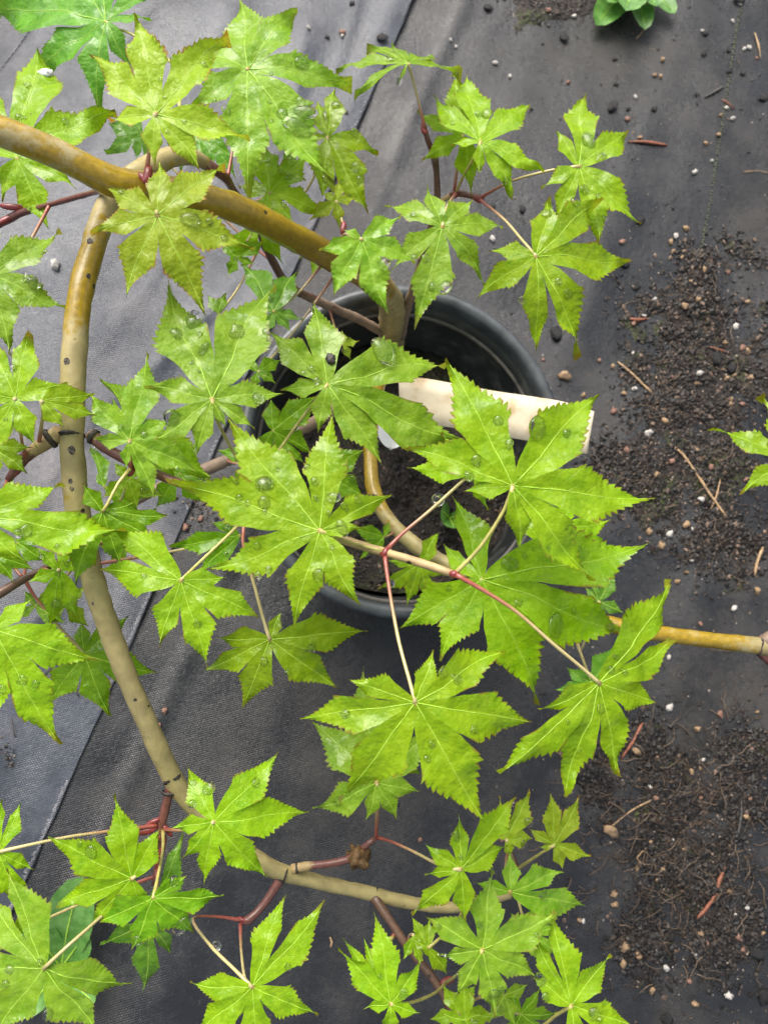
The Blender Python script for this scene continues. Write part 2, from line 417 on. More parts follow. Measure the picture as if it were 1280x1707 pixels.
def crumbs(name, n, sampler, size, palette, label, cat, flat=0.7):
    V, Fc, T = [], [], []
    base = [Vector(v) for v in ((1, 0, 0), (-1, 0, 0), (0, 1, 0), (0, -1, 0), (0, 0, 1), (0, 0, -1))]
    fs = [(0, 2, 4), (2, 1, 4), (1, 3, 4), (3, 0, 4), (2, 0, 5), (1, 2, 5), (3, 1, 5), (0, 3, 5)]
    for _ in range(n):
        x, y, z, k = sampler()
        s = size*random.uniform(.3, 1.0)**1.8*k
        rot = Matrix.Rotation(random.uniform(0, 6.28), 3, 'Z') @ Matrix.Rotation(random.uniform(-.6, .6), 3, 'X')
        c = random.choice(palette); f = random.uniform(.6, 1.3)
        k0 = len(V)
        for b in base:
            q = rot @ Vector((b.x*random.uniform(.6, 1.5), b.y*random.uniform(.5, 1.1), b.z*random.uniform(.5, 1.0)*flat))
            V.append(Vector((x, y, z))+q*s); T.append((c[0]*f, c[1]*f, c[2]*f, 1))
        Fc += [tuple(i+k0 for i in q) for q in fs]
    o = mesh(name, V, Fc, M_CRUMB, smooth=False)
    ca = o.data.color_attributes.new('tint', 'FLOAT_COLOR', 'POINT')
    ca.data.foreach_set('color', [x for c in T for x in c])
    return tag(o, label, cat, kind='stuff')
SOILPAL = [(.014, .011, .009)]*6+[(.030, .021, .015)]*3+[(.07, .046, .033)]+[(.16, .105, .075)]
def s_pot():
    while True:
        a, r = random.uniform(0, 6.28), .113*math.sqrt(random.random()); x, y = r*math.cos(a), r*math.sin(a)
        return POT_C.x+x, POT_C.y+y*1.0, soil_h(x, y)+.004, 1.0
crumbs('soil_crumbs', 1500, s_pot, .004, SOILPAL, 'loose bark and soil crumbs on top of the pot soil', 'soil crumbs')

# spilled soil on the cloth, right side of the picture
PATCH = [((1150, 520), 130, 90, .9), ((1190, 640), 130, 130, 1), ((1140, 790), 150, 130, 1), ((1100, 650), 80, 60, .8), ((1200, 900), 110, 90, .8), ((1020, 790), 60, 70, .7), ((1200, 440), 110, 50, .6),
         ((1120, 1330), 140, 100, 1), ((1150, 1440), 100, 120, 1), ((1230, 1300), 80, 100, .8), ((1130, 1580), 130, 70, .6), ((1000, 1280), 60, 40, .8), ((1060, 1230), 60, 50, .7), ((1230, 1560), 60, 110, .6),
         ((930, 10), 60, 30, 1.0), ((880, 20), 50, 30, .8), ((330, 860), 45, 40, .5), ((90, 1110), 60, 40, .6), ((15, 1255), 30, 30, .8)]
PW = [a*b*c for _, a, b, c in PATCH]
def to_px(q):
    v = ROT.transposed() @ (q-CAM); return W0/2+F*v.x/-v.z, H0/2-F*v.y/-v.z
def film(x, y):
    px, py = to_px(Vector((x, y, 0))); d = 0
    for (cx, cy), a, b, w in PATCH:
        u, v = (px-cx)/a, (py-cy)/b; r2 = u*u+v*v
        if r2 < 4: d = max(d, w*math.exp(-r2*1.1))
    if d < .05: return -.003
    nz = noise.noise(Vector((x*22, y*22, 1)))+.6*noise.noise(Vector((x*60, y*60, 5)))+.35*noise.noise(Vector((x*170, y*170, 9)))
    return max(-.003, min(.007, .0085*(d*.85+.55*nz-.50)+.0012*noise.noise(Vector((x*420, y*420, 2)))))
A0, A1 = P(800, -30), P(1320, 1750); AX0, AX1 = min(P(800, 850).x, A0.x), max(P(1320, 0).x, P(1320, 1750).x)
g, fc = grid(AX0, AX1, P(1000, 1750).y, P(1000, -40).y, 190, 560)
fv = [(x, y, gz(x, y)+film(x, y)) for x, y in g]
fz = [film(x, y) for x, y in g]
fc = [f for f in fc if max(fz[i] for i in f) > -.0006]
tag(mesh('spilled_soil', fv, fc, M_SOIL), 'wet smear of dark soil clinging to the cloth right of the pot', 'spilled soil', kind='stuff')
def gzs(x, y): return gz(x, y)+max(0, film(x, y))
def s_ground(scatter=0.12):
    def f():
        if random.random() < scatter:
            px, py, k = random.uniform(820, 1300), random.uniform(0, 1720), .8
        else:
            (cx, cy), a, b, w = random.choices(PATCH, PW)[0]
            while True:
                u, v = random.gauss(0, .5), random.gauss(0, .5)
                if u*u+v*v < 1.6: break
            px, py, k = cx+a*u, cy+b*v, 1.0
        q = P(px, py); return q.x, q.y, gzs(q.x, q.y)+.0006, k
    return f
crumbs('spilled_soil', 5000, s_ground(), .0036, SOILPAL, 'spilled dark potting soil scattered over the cloth beside the pot', 'spilled soil', .6)
crumbs('fine_grit', 2200, s_ground(.35), .0017, [(.30, .21, .15), (.42, .36, .30), (.17, .11, .075)], 'fine pale grit specks among the spilled soil', 'grit', .6)
LOW = [q for q in PATCH if q[0][1] > 1200 and q[0][0] > 950]
def ok_spot(q, th=-.05):
    v = noise.noise(Vector((q.x*22, q.y*22, 1)))+.6*noise.noise(Vector((q.x*60, q.y*60, 5)))
    return v > th+random.uniform(-.25, .25)
def s_low():
    (cx, cy), a, b, w = random.choice(LOW[:4]+LOW[:2]+LOW)
    while True:
        u, v = random.gauss(0, .42), random.gauss(0, .42)
        if u*u+v*v < 1.3: break
    q = P(cx+a*u, cy+b*v)
    if not ok_spot(q): return s_low()
    return q.x, q.y, gzs(q.x, q.y)+.0012*random.random()+.0006, 1.0
crumbs('spilled_soil', 6500, s_low, .0042, [(.008, .006, .005)]*6+[(.015, .011, .008)]*3+[(.035, .024, .016)], 'heap of wet black soil spilled at the lower right', 'spilled soil', .7)
def s_up():
    (cx, cy), a, b, w = random.choice(PATCH[:7]+PATCH[:4])
    while True:
        u, v = random.gauss(0, .45), random.gauss(0, .45)
        if u*u+v*v < 1.3: break
    q = P(cx+a*u, cy+b*v)
    if not ok_spot(q): return s_up()
    return q.x, q.y, gzs(q.x, q.y)+.0012*random.random()+.0006, 1.0
crumbs('spilled_soil', 6000, s_up, .0038, [(.010, .008, .006)]*7+[(.024, .016, .012)]*3+[(.065, .043, .031)]+[(.17, .115, .08)], 'brown barky soil spilled right of the pot', 'spilled soil', .7)
# fibres and rootlets
V, Fc, T = [], [], []
def fibre(q, ang, L, r, col, bend=.5, lift=.003):
    p = []; c = Vector((q.x, q.y, 0)); a = ang
    n = 6
    for i in range(n+1):
        z = gzs(c.x, c.y)+.0008+lift*math.sin(math.pi*i/n)
        p.append((Vector((c.x, c.y, z)), r*(1-.5*i/n)))
        c = c+Vector((math.cos(a), math.sin(a), 0))*(L/n); a += random.uniform(-bend, bend)
    v, f = tube(p, 4); k = len(V); V.extend(v); Fc.extend(tuple(x+k for x in t_) for t_ in f); T.extend([(*col, 1)]*len(v))
for i in range(900):
    x, y, z, k = s_ground(.06)()
    if i % 2:
        q0 = P(random.gauss(1120, 95), random.gauss(1390, 120)); x, y = q0.x, q0.y
    fibre(Vector((x, y, 0)), random.uniform(0, 6.28), random.uniform(.008, .035), random.uniform(.00025, .0007), random.choice([(.03, .022, .016), (.05, .033, .022), (.10, .066, .043), (.17, .12, .08)]))
o = mesh('root_fibres', V, Fc, M_CRUMB); ca = o.data.color_attributes.new('tint', 'FLOAT_COLOR', 'POINT'); ca.data.foreach_set('color', [x for c in T for x in c])
tag(o, 'tangled dark root fibres in the spilled soil', 'root fibres', kind='stuff')

# ------------------------------------------------------------------ maple tree
BASE = P(652, 585, 0.122)
tree = empty('maple_tree', BASE)
tag(tree, 'green japanese maple with arching ochre branches growing in the black pot', 'tree')
BR_SAMPLES = []
def branch(name, pts, mat, step=.005, seg=12, wob=.24, label=None):
    """pts: (px, py, z, radius, bloom)"""
    path = catmull([(P(a, b, z), r, k) for a, b, z, r, k in pts], step)
    for it in path[::2]: BR_SAMPLES.append(it[0])
    V, Fc = tube(path, seg, wob)
    o = mesh(name, [v-BASE for v in V], Fc, mat, (0, 0, 0), tree)
    floatattr(o.data, 'bloom', [it[2] for it in path for _ in range(seg)])
    if label: o['label'] = label
    return o, path
trunk, _ = branch('trunk', [(652, 600, .11, .0125, .9), (653, 545, .20, .0112, .95), (650, 500, .265, .0102, .85), (610, 460, .325, .0092, .12), (555, 430, .375, .0084, .1), (480, 390, .42, .0076, 0), (400, 350, .448, .0074, 0), (330, 328, .462, .0072, .1), (240, 312, .47, .0073, .2),
    (180, 300, .476, .0071, .3), (100, 258, .486, .0067, .4), (0, 218, .495, .0066, .5), (-90, 185, .50, .0066, .6)], M_BARK, seg=16, wob=.11)
b2, _ = branch('branch', [(350, 278, .418, .0026, .3), (328, 264, .426, .0044, .6), (285, 262, .437, .0056, .65), (215, 300, .450, .0062, .6), (178, 350, .447, .0062, .75), (150, 430, .446, .0062, .2), (133, 500, .445, .0062, .12), (124, 590, .442, .0061, .85), (121, 680, .437, .0060, .9), (122, 770, .43, .0060, .65), (135, 880, .42, .0060, .7),
    (163, 990, .41, .0056, .72), (205, 1110, .398, .0054, .75), (250, 1215, .385, .0053, .8), (290, 1300, .37, .0056, .75), (330, 1352, .36, .0049, .7), (400, 1412, .352, .0047, .6), (465, 1452, .345, .0049, .8), (540, 1472, .337, .0041, .9), (620, 1490, .33, .0041, .9), (690, 1506, .325, .0038, .9), (760, 1512, .32, .0034, .9), (850, 1490, .315, .0028, .8)], M_BARK, seg=14, wob=.13)
b3, _ = branch('branch', [(650, 590, .18, .0060, .2), (632, 640, .225, .0055, .1), (620, 700, .25, .0054, 0), (618, 780, .265, .0054, .05), (627, 830, .27, .0055, .3), (655, 875, .275, .0055, .7), (700, 915, .28, .0055, .8), (760, 948, .285, .0055, .7), (880, 1000, .297, .0055, .5), (1040, 1047, .31, .0055, .3), (1110, 1058, .312, .0054, .45), (1190, 1068, .313, .0054, .4), (1265, 1077, .314, .0062, .7), (1330, 1090, .314, .0055, .6)], M_BARK, seg=14, wob=.13)
branch('branch', [(635, 600, .17, .0055, .8), (560, 680, .22, .0050, .9), (480, 725, .25, .0048, .9), (402, 758, .265, .0046, .95), (330, 788, .27, .0044, .95), (262, 815, .275, .0042, .9), (200, 850, .28, .0035, .9)], M_TWIG, seg=10)
branch('twig', [(648, 560, .19, .0042, .8), (600, 533, .225, .0038, .8), (560, 515, .25, .0036, .75), (489, 482, .29, .0032, .4), (465, 455, .31, .0030, .2), (438, 400, .34, .0026, .2), (420, 340, .36, .0022, .1)], M_TWIG, seg=10)
branch('twig', [(668, 560, .19, .0045, .9), (676, 520, .235, .0040, .9), (690, 478, .28, .0034, .85), (712, 400, .33, .0026, .5), (728, 340, .355, .0022, .1), (727, 285, .372, .0022, .1), (724, 262, .38, .0026, .2)], M_TWIG, seg=10)
branch('twig', [(150, 722, .433, .0033, .6), (175, 745, .432, .0030, .4), (206, 764, .432, .0027, .1), (261, 790, .436, .0024, 0), (310, 809, .44, .0023, 0), (430, 855, .452, .0022, .2), (568, 899, .470, .0020, .6), (606, 910, .473, .0020, .95), (640, 920, .476, .0021, .9), (700, 938, .482, .0019, 1), (757, 957, .488, .0018, .9)], M_TWIGR, seg=10)
branch('twig', [(100, 722, .434, .0044, .8), (70, 742, .43, .0036, .75), (41, 764, .428, .0027, .3), (14, 800, .425, .0018, .05)], M_TWIGR, seg=10)
branch('twig', [(175, 316, .462, .0016, .1), (148, 323, .445, .0015, .1), (84, 341, .425, .0015, .1), (31, 357, .41, .0022, .2), (-20, 384, .40, .0022, .1)], M_TWIGR, seg=9)
branch('twig', [(290, 1300, .37, .0040, .2), (280, 1330, .368, .0024, .1), (270, 1375, .366, .0026, 0), (266, 1420, .364, .0022, 0), (258, 1475, .362, .0018, 0)], M_TWIGR, seg=9)
branch('twig', [(470, 1455, .345, .0034, .4), (462, 1475, .346, .0026, .3), (440, 1508, .347, .0024, .1), (415, 1533, .348, .0026, .1), (400, 1535, .348, .0018, 0)], M_TWIGR, seg=9)
branch('twig', [(488, 1448, .345, .0032, .9), (510, 1444, .348, .0024, .7), (545, 1440, .352, .0021, .1), (580, 1432, .355, .0021, .1), (600, 1417, .357, .0018, .1), (627, 1396, .36, .0015, .1)], M_TWIGR, seg=9)
branch('twig', [(620, 1490, .33, .0036, .4), (640, 1520, .335, .0026, .1), (662, 1553, .338, .0025, .1), (690, 1592, .342, .0024, .1), (722, 1632, .346, .0024, .1), (748, 1675, .35, .0026, .1), (770, 1730, .355, .0024, .1)], M_TWIG, seg=9)
branch('twig', [(724, 262, .38, .0018, .1), (712, 232, .392, .0017, .1), (705, 205, .398, .0015, .1)], M_TWIGR, seg=8)
branch('twig', [(728, 338, .355, .0017, .9), (745, 330, .362, .0016, .8), (760, 322, .368, .0024, 0), (785, 326, .372, .0020, .1), (799, 331, .375, .0026, 0)], M_TWIGR, seg=8)
branch('twig', [(1265, 1076, .314, .0050, .5), (1290, 1058, .318, .0046, .9), (1320, 1035, .32, .0040, .7)], M_TWIG, seg=10)
branch('twig', [(1262, 1082, .312, .0040, .3), (1285, 1105, .312, .0030, .1), (1320, 1140, .31, .0024, .1)], M_TWIGR, seg=10)
branch('twig', [(860, 1480, .317, .0024, .3), (862, 1450, .322, .0014, .3), (848, 1410, .332, .0010, .3)], M_TWIG, seg=8)
branch('twig', [(-40, 1010, .41, .0030, .3), (0, 990, .405, .0026, .3), (40, 965, .40, .0022, .3), (80, 945, .395, .0016, .3), (150, 905, .39, .0014, .3)], M_TWIG, seg=8)
branch('twig', [(330, 265, .425, .0040, .6), (350, 277, .419, .0033, .4), (375, 295, .410, .0026, .1), (395, 325, .39, .0022, 0), (420, 350, .375, .0018, 0)], M_TWIGR, seg=8)

def node_ring(px, py, z, r, wid, direction):
    """a raised scar ring round a branch; direction: the branch's run in pixels"""
    c = P(px, py, z); d = (P(px+direction[0], py+direction[1], z)-c).normalized()
    wid *= .62; pr = [(c-d*wid*1.3, r*.95), (c-d*wid*.6, r*1.04), (c, r*1.09), (c+d*wid*.5, r*1.04), (c+d*wid*1.3, r*.95)]
    V, Fc = tube(pr, 18, .45, False)
    mesh('node_ring', [v-BASE for v in V], Fc, M_RING, (0, 0, 0), tree)
node_ring(651, 507, .256, .0105, .0012, (-6, -40)); node_ring(622, 828, .270, .0059, .0014, (8, 45)); node_ring(121, 726, .4335, .0062, .0016, (0, 50))
node_ring(289, 1298, .371, .0057, .0016, (35, 75)); node_ring(1262, 1077, .314, .0062, .0010, (60, 14)); node_ring(626, 1491, .329, .0041, .0010, (70, 14)); node_ring(84, 731, .432, .0052, .0018, (-30, 20)); node_ring(156, 727, .433, .0040, .0016, (30, 20))
node_ring(283, 1322, .368, .0038, .0012, (-6, 35)); node_ring(476, 1457, .3443, .0050, .0007, (70, 20)); node_ring(495, 1447, .346, .0033, .0010, (40, -6)); node_ring(466, 1464, .345, .0036, .0010, (-20, 35))
def blob(name, px, py, z, r, mat, parent, sc=(1, 1, .8), amp=.35, freq=120, axis=None):
    c = P(px, py, z); V, Fc = [], []
    n, m = 12, 8
    for j in range(m+1):
        th = math.pi*j/m
        for i in range(n):
            a = 2*math.pi*i/n; d = Vector((math.sin(th)*math.cos(a), math.sin(th)*math.sin(a), math.cos(th)))
            k = 1+amp*noise.noise((c+d*r)*freq*3); V.append(Vector((d.x*sc[0], d.y*sc[1], d.z*sc[2]))*r*k)
    for j in range(m):
        for i in range(n):
            a, b = j*n+i, j*n+(i+1) % n; Fc.append((a, a+n, b+n, b))
    if axis is not None:
        q = Vector((0, 0, 1)).rotation_difference(axis); V = [q @ v for v in V]
    off = c-(BASE if parent is tree else Vector((0, 0, 0)))
    return mesh(name, V, Fc, mat, off, parent)
# red buds and bud scales at the nodes
for px, py, z, r, sc, dr in ((247, 291, .482, .0032, (.7, .7, 1.5), (4, -14)), (240, 297, .48, .0026, (.7, .7, 1.4), (-8, -10)), (240, 1385, .368, .0034, (.7, .7, 2.0), (-30, 6)), (256, 1370, .368, .0026, (.6, .6, 1.6), (-20, 8)), (280, 1385, .367, .0024, (.6, .6, 1.6), (14, 20)),
                             (760, 322, .369, .0028, (.8, .8, 1.3), (6, -16)), (798, 332, .376, .0030, (.8, .8, 1.2), (10, 6)), (20, 345, .412, .0032, (.6, .6, 2.0), (-30, -4)), (8, 368, .408, .0030, (.6, .6, 2.0), (-30, 14)), (706, 216, .396, .0026, (.7, .7, 1.3), (-5, -14)),
                             (745, 1635, .348, .0030, (.7, .7, 1.4), (20, -8)), (641, 921, .477, .0022, (.9, .9, 1.2), (10, -10)), (757, 957, .489, .0020, (.9, .9, 1.2), (20, 4)), (268, 1425, .365, .0036, (.5, .5, 2.6), (-8, 34)), (408, 1534, .349, .0026, (.6, .6, 1.7), (-20, -6)), (572, 380, .40, .0028, (.7, .7, 1.6), (2, -20)),
                             (425, 808, .44, .0026, (.7, .7, 1.3), (8, 10)), (219, 784, .434, .0024, (.7, .7, 1.4), (-4, 10)), (14, 806, .424, .0028, (.5, .5, 2.4), (-12, 24)), (38, 776, .427, .0026, (.5, .5, 2.4), (-14, 20)), (655, 1560, .338, .0022, (.6, .6, 1.5), (-8, 14))):
    ax = (P(px+dr[0], py+dr[1], z)-P(px, py, z)).normalized()
    blob('bud', px, py, z, r, M_RED, tree, sc, .3, 120, ax)
dry = blob('dry_bud', 597, 1430, .357, .0066, M_DRY, tree, (1, 1, .9), .9, 130)
dry['label'] = 'dried brown bud cluster on red twig'
# ------------------------------------------------------------------ leaves
def fprof(t):
    if t < .36: return .80*(t/.36)**.62
    if t < .50: return .80+.20*math.sin(math.pi/2*(t-.36)/.14)
    u = (t-.50)/.50
    return max(0.0, 1-u**1.15)**1.72+.02*(1-u)
BV_V, BV_F = [], []
LEAVES = []
def leaf(c, z, tips, mat='lime', tilt=None, droop=None, fold=None, pet=None, petmat=None, width=.205, label=None, teeth=None, petr=.00078):
    rnd = random.Random(int(c[0]*31+c[1]*17))
    if tilt is None: tilt = (rnd.uniform(-.22, .22), rnd.uniform(-.22, .22))
    if droop is None: droop = rnd.uniform(.06, .28)
    if fold is None: fold = rnd.uniform(.10, .32)
    C = P(c[0], c[1], z); n = Vector((-tilt[0], -tilt[1], 1)).normalized()
    e1 = (Vector((1, 0, 0))-n*n.x).normalized(); e2 = n.cross(e1)
    lob = []
    for tp in tips:
        T = plane_hit(tp[0], tp[1], C, n); L = (T-C).length
        dr = droop*rnd.uniform(.4, 1.6)*L
        T2 = plane_hit(tp[0], tp[1], C-n*dr, n)
        d = T2-C; v = Vector((d.dot(e1), d.dot(e2)))
        lob.append([math.atan2(v.y, v.x), v.length, v.normalized(), dr])
    lob.sort(key=lambda q: q[0])
    m = len(lob); Rm = max(q[1] for q in lob); Rpx = max(math.hypot(t[0]-c[0], t[1]-c[1]) for t in tips)
    sd_ = rnd.uniform(0, 100)
    V, Fc, UV, vV, vF = [], [], [], [], []
    S = [-1, -.72, -.44, -.18, 0, .18, .44, .72, 1]
    NT_ = teeth or (11 if Rpx > 150 else 9 if Rpx > 90 else 7)
    for i, (ang, L, ax, dr) in enumerate(lob):
        gapL = (lob[(i+1) % m][0]-ang) % (2*math.pi); gapR = (ang-lob[i-1][0]) % (2*math.pi)
        if m == 1: gapL = gapR = 6.28
        pp = Vector((-ax.y, ax.x))
        W = width*rnd.uniform(.90, 1.04)*L*rnd.uniform(.92, 1.1)*(1.0 if L > .6*Rm else 1.1)
        bend = rnd.uniform(-.05, .05); wav = rnd.uniform(.01, .035); wph = rnd.uniform(0, 6)
        curl = rnd.uniform(-.6, 2.2); twist = rnd.uniform(-.5, .5)
        st = [(x, 0, 0) for x in (0, .05, .10, .15, .20, .25, .30, .34, .36, .39)]
        t0, t1 = .42, .95
        for k in range(NT_):
            a = t0+(t1-t0)*(k/NT_)**.93; b = t0+(t1-t0)*((k+1)/NT_)**.93
            st += [(a, 0, 0), (a+(b-a)*.38, .62, .05*(b-a)), (a+(b-a)*.78, 1.0, .36*(b-a))]
        st += [(.952, 0, 0), (.975, 0, 0), (1.0, 0, 0)]
        base = len(V)
        tl, trr = [rnd.uniform(.35, 1.45) for _ in st], [rnd.uniform(.35, 1.45) for _ in st]
        def hgt(t, dd, p2, s):
            g_ = max(0, (t-.15)/.85)**1.5
            h = -dr*g_ + fold*abs(dd)*min(1, t/.2)*(1-.35*t)
            h += .046*Rm*noise.noise(Vector((p2.x/Rm*2.6, p2.y/Rm*2.6, sd_)))*min(1, t*3)+.020*Rm*noise.noise(Vector((p2.x/Rm*8, p2.y/Rm*8, sd_+5)))
            e = max(0, t-.4)
            h += twist*L*e*s*(.1+t)*.35 + wav*1.5*L*e*2*s*s*math.sin(t*17+wph+(1.5 if s > 0 else 0)) - curl*.05*L*e*s*s
            return h
        for j, (t, tooth, sh) in enumerate(st):
            f_ = fprof(t)
            for s in S:
                gap = gapL if s > 0 else gapR
                w = W*f_*(1-.04*math.sin(t*9+i))
                edge = w
                lim = t*L*math.tan(gap/2) if gap < 1.75 else 9
                tt = t
                if t > .365: lim *= .96-.30*(t-.36)
                if lim < w: edge = lim
                else:
                    a_ = .036*L*min(1, f_+.05)*tooth*(tl if s > 0 else trr)[j]
                    if t > .32 and abs(s) == 1:
                        edge = min(w+a_, lim*1.03); tt = t+sh
                    elif t > .32: edge = w+a_*.5
                dd = s*edge
                side = bend*L*math.sin(math.pi*max(0, (t-.3)/.7)) if t > .3 else 0
                p2 = ax*(L*min(tt, 1.0))+pp*(dd+side)
                h = hgt(t, dd, p2, s)
                V.append(e1*p2.x+e2*p2.y+n*h); UV.append((t, s))
            if t <= .97 and j % 2 == 0:
                p2 = ax*(L*t)+pp*(bend*L*math.sin(math.pi*max(0, (t-.3)/.7)) if t > .3 else 0)
                q = e1*p2.x+e2*p2.y+n*(hgt(t, 0, p2, 0)+.00005)
                vV.append((i, q, max(.00014, (.0038*L+.00007)*(1-.8*t))))
        ns = len(S)
        for j in range(len(st)-1):
            for k in range(ns-1):
                a = base+j*ns+k; Fc.append((a, a+ns, a+ns+1, a+1))
    o = mesh('leaf', V, Fc, LEAFM[mat], C-BASE, tree)
    uvl = o.data.uv_layers.new(name='lobe'); li = [0]*len(o.data.loops); o.data.loops.foreach_get('vertex_index', li)
    uvl.data.foreach_set('uv', [x for k in li for x in UV[k]])
    if label: o['label'] = label
    k0 = len(BV_V); BV_V.extend(v+C for v in V); BV_F.extend(tuple(x+k0 for x in f) for f in Fc)
    tv, tf = [], []
    for i in range(m):
        path = [(q, r) for a, q, r in vV if a == i]
        if len(path) > 2:
            v, f = tube(path, 5, 0, False); k = len(tv); tv += v; tf += [tuple(x+k for x in g_) for g_ in f]
    mesh('vein', tv, tf, M_VEIN, (0, 0, 0), o)
    # petiole
    if pet is None:
        # run to the nearest lower branch point
        cand = sorted(BR_SAMPLES, key=lambda q: (q-C).length+(.08 if q.z > C.z else 0))
        q = cand[0]; midp = C*.5+q*.5+Vector((0, 0, -.008))
        pts = [(C-n*.0006, petr*1.25), (C*.8+q*.2+Vector((0, 0, -.006)), petr), (midp, petr*.95), (q, petr*1.4)]
    else:
        pts = [(C+n*.0004, petr*1.3)]+[(P(a, b, zz), petr) for a, b, zz in pet]
        pts[-1] = (pts[-1][0], petr*1.5)
    path = catmull(pts, .004)
    v, f = tube(path, 8, .08)
    po = mesh('petiole', [x-C for x in v], f, M_PET_R if petmat is None else petmat, (0, 0, 0), o)
    floatattr(po.data, 'along', [i/(len(path)-1) for i in range(len(path)) for _ in range(8)])
    # knob where blade and stalk join
    kv, kf = [], []
    rr = .0011*min(1.2, Rm/.045)
    for jj in range(5):
        th = math.pi*.5*jj/4
        for i in range(10):
            a = 2*math.pi*i/10; kv.append((e1*math.cos(a)+e2*math.sin(a))*rr*math.cos(th)*(1+.3*noise.noise(Vector((a, jj, sd_))))+n*rr*.5*math.sin(th))
    for jj in range(4):
        for i in range(10):
            a, b = jj*10+i, jj*10+(i+1) % 10; kf.append((a, b, b+10, a+10))
    mesh('leaf_joint', kv, kf, M_JOIN, (0, 0, 0), o)
    LEAVES.append((o, C))
    return o

Y = M_PET_G
# top left
leaf((177, 37), .40, [(-15, 8), (62, 132), (165, 186), (222, 117), (178, -60), (125, -55), (252, -8), (253, 34)], 'cool', pet=[(200, 50, .398), (222, 58, .40), (290, 110, .41), (300, 180, .43)], petmat=Y)
leaf((260, 190), .500, [(225, 20), (381, 58), (416, 230), (335, 286), (258, 276), (182, 199), (149, 90)], 'yellow', tilt=(.1, .1), pet=[(252, 235, .49), (245, 285, .482)])
leaf((413, 115), .425, [(398, -2), (496, 15), (587, 140), (558, 303), (412, 327), (306, 80), (318, 185)], 'pale', tilt=(.05, -.05), pet=[(405, 150, .415), (390, 240, .41), (380, 295, .41)])
leaf((680, 107), .425, [(560, 114), (591, 159), (663, 140), (611, 83), (652, 80), (720, 90), (770, 121)], 'pale', tilt=(0, -.55), pet=[(690, 140, .415), (700, 180, .405), (708, 215, .397)], width=.17)
leaf((801, 237), .415, [(752, 238), (722, 157), (778, 122), (884, 173), (907, 284), (853, 333), (797, 293)], 'lime', pet=[(790, 262, .41), (774, 290, .39), (760, 320, .37)], petmat=Y)
leaf((772, 225), .395, [(695, 186), (703, 268), (788, 326), (757, 124), (800, 150)], 'lime', pet=[(765, 260, .385), (757, 318, .369)])
leaf((965, 278), .415, [(974, 158), (926, 219), (1048, 217), (1067, 375), (998, 409), (926, 372), (902, 312)], 'lime', pet=[(922, 283, .41), (852, 302, .395), (800, 330, .376)], petmat=None)
leaf((893, 428), .435, [(910, 335), (1005, 332), (1048, 438), (967, 595), (892, 586), (792, 501), (814, 417)], 'lime', pet=[(868, 398, .425), (840, 366, .405), (800, 333, .377)])
leaf((737, 378), .425, [(637, 344), (711, 311), (787, 335), (838, 380), (808, 477), (692, 548), (652, 452)], 'pale', tilt=(-.05, .0), pet=[(742, 352, .415), (750, 335, .395), (760, 323, .371)])
leaf((603, 399), .450, [(532, 416), (573, 384), (668, 362), (692, 438), (647, 520), (556, 497)], 'pale', tilt=(0, .1), width=.24, pet=[(590, 398, .44), (575, 390, .415), (565, 410, .385)])
leaf((263, 359), .505, [(177, 311), (266, 267), (376, 279), (424, 412), (344, 528), (211, 497), (153, 392)], 'yellow', tilt=(-.05, .05), pet=[(256, 335, .50), (250, 308, .484)], petmat=Y)
leaf((29, 264), .425, [(62, 77), (192, 182), (129, 316), (83, 384), (3, 334), (-50, 240), (-30, 130)], 'lime', tilt=(0, 0))
leaf((-15, 458), .44, [(103, 387), (117, 516), (17, 592), (-120, 420), (-70, 570), (-40, 350)], 'pale', tilt=(0, 0))
leaf((26, 665), .462, [(52, 555), (108, 640), (60, 745), (-30, 770), (-70, 650), (-10, 560)], 'lime', width=.25, pet=[(30, 690, .45), (38, 740, .435), (44, 762, .43)])
leaf((70, 668), .463, [(158, 655), (162, 692), (108, 712)], 'lime', width=.30, tilt=(-.2, .1), pet=[(72, 690, .455), (66, 735, .435)])
leaf((217, 735), .447, [(246, 587), (148, 651), (156, 730), (211, 782), (330, 790), (259, 835), (290, 700)], 'pale', tilt=(0, .1), pet=[(218, 755, .44), (219, 780, .435)])
leaf((228, 715), .425, [(167, 632), (186, 662), (357, 800), (300, 812), (250, 790)], 'lime', pet=[(228, 740, .43), (235, 776, .434)])
leaf((354, 666), .487, [(282, 469), (460, 474), (474, 656), (378, 713), (328, 760), (258, 735), (241, 645), (425, 715)], 'pale', tilt=(0, .05), pet=[(362, 700, .48), (390, 755, .46), (424, 812, .445)], petmat=Y)
leaf((546, 642), .458, [(522, 503), (448, 551), (467, 648), (744, 610), (776, 737), (637, 778), (530, 722)], 'pale', tilt=(.0, .0), width=.22, pet=[(520, 675, .45), (474, 738, .435), (420, 820, .44)], petmat=Y)
leaf((533, 885), .497, [(375, 688), (556, 684), (653, 824), (604, 880), (601, 1008), (489, 1052), (342, 950), (279, 803)], 'lime', tilt=(.0, .0), width=.178, pet=[(565, 898, .49), (605, 910, .476), (638, 919, .477)], petmat=Y, label='largest eight-lobed leaf in the middle')
leaf((790, 787), .478, [(678, 780), (814, 850), (860, 760), (800, 690), (735, 722)], 'lime', pet=[(775, 798, .478), (720, 848, .478), (670, 890, .477), (642, 919, .477)])
leaf((854, 810), .507, [(744, 595), (1000, 657), (1089, 831), (990, 968), (866, 914), (670, 746), (771, 820)], 'lime', tilt=(0, .08), width=.19, pet=[(840, 850, .503), (800, 912, .495), (758, 956, .489)], petmat=Y)
leaf((803, 967), .465, [(754, 826), (1077, 906), (1048, 1052), (899, 1176), (734, 1102), (663, 1050), (740, 906)], 'lime', tilt=(0, 0), width=.215, pet=[(780, 962, .46), (757, 957, .485)])
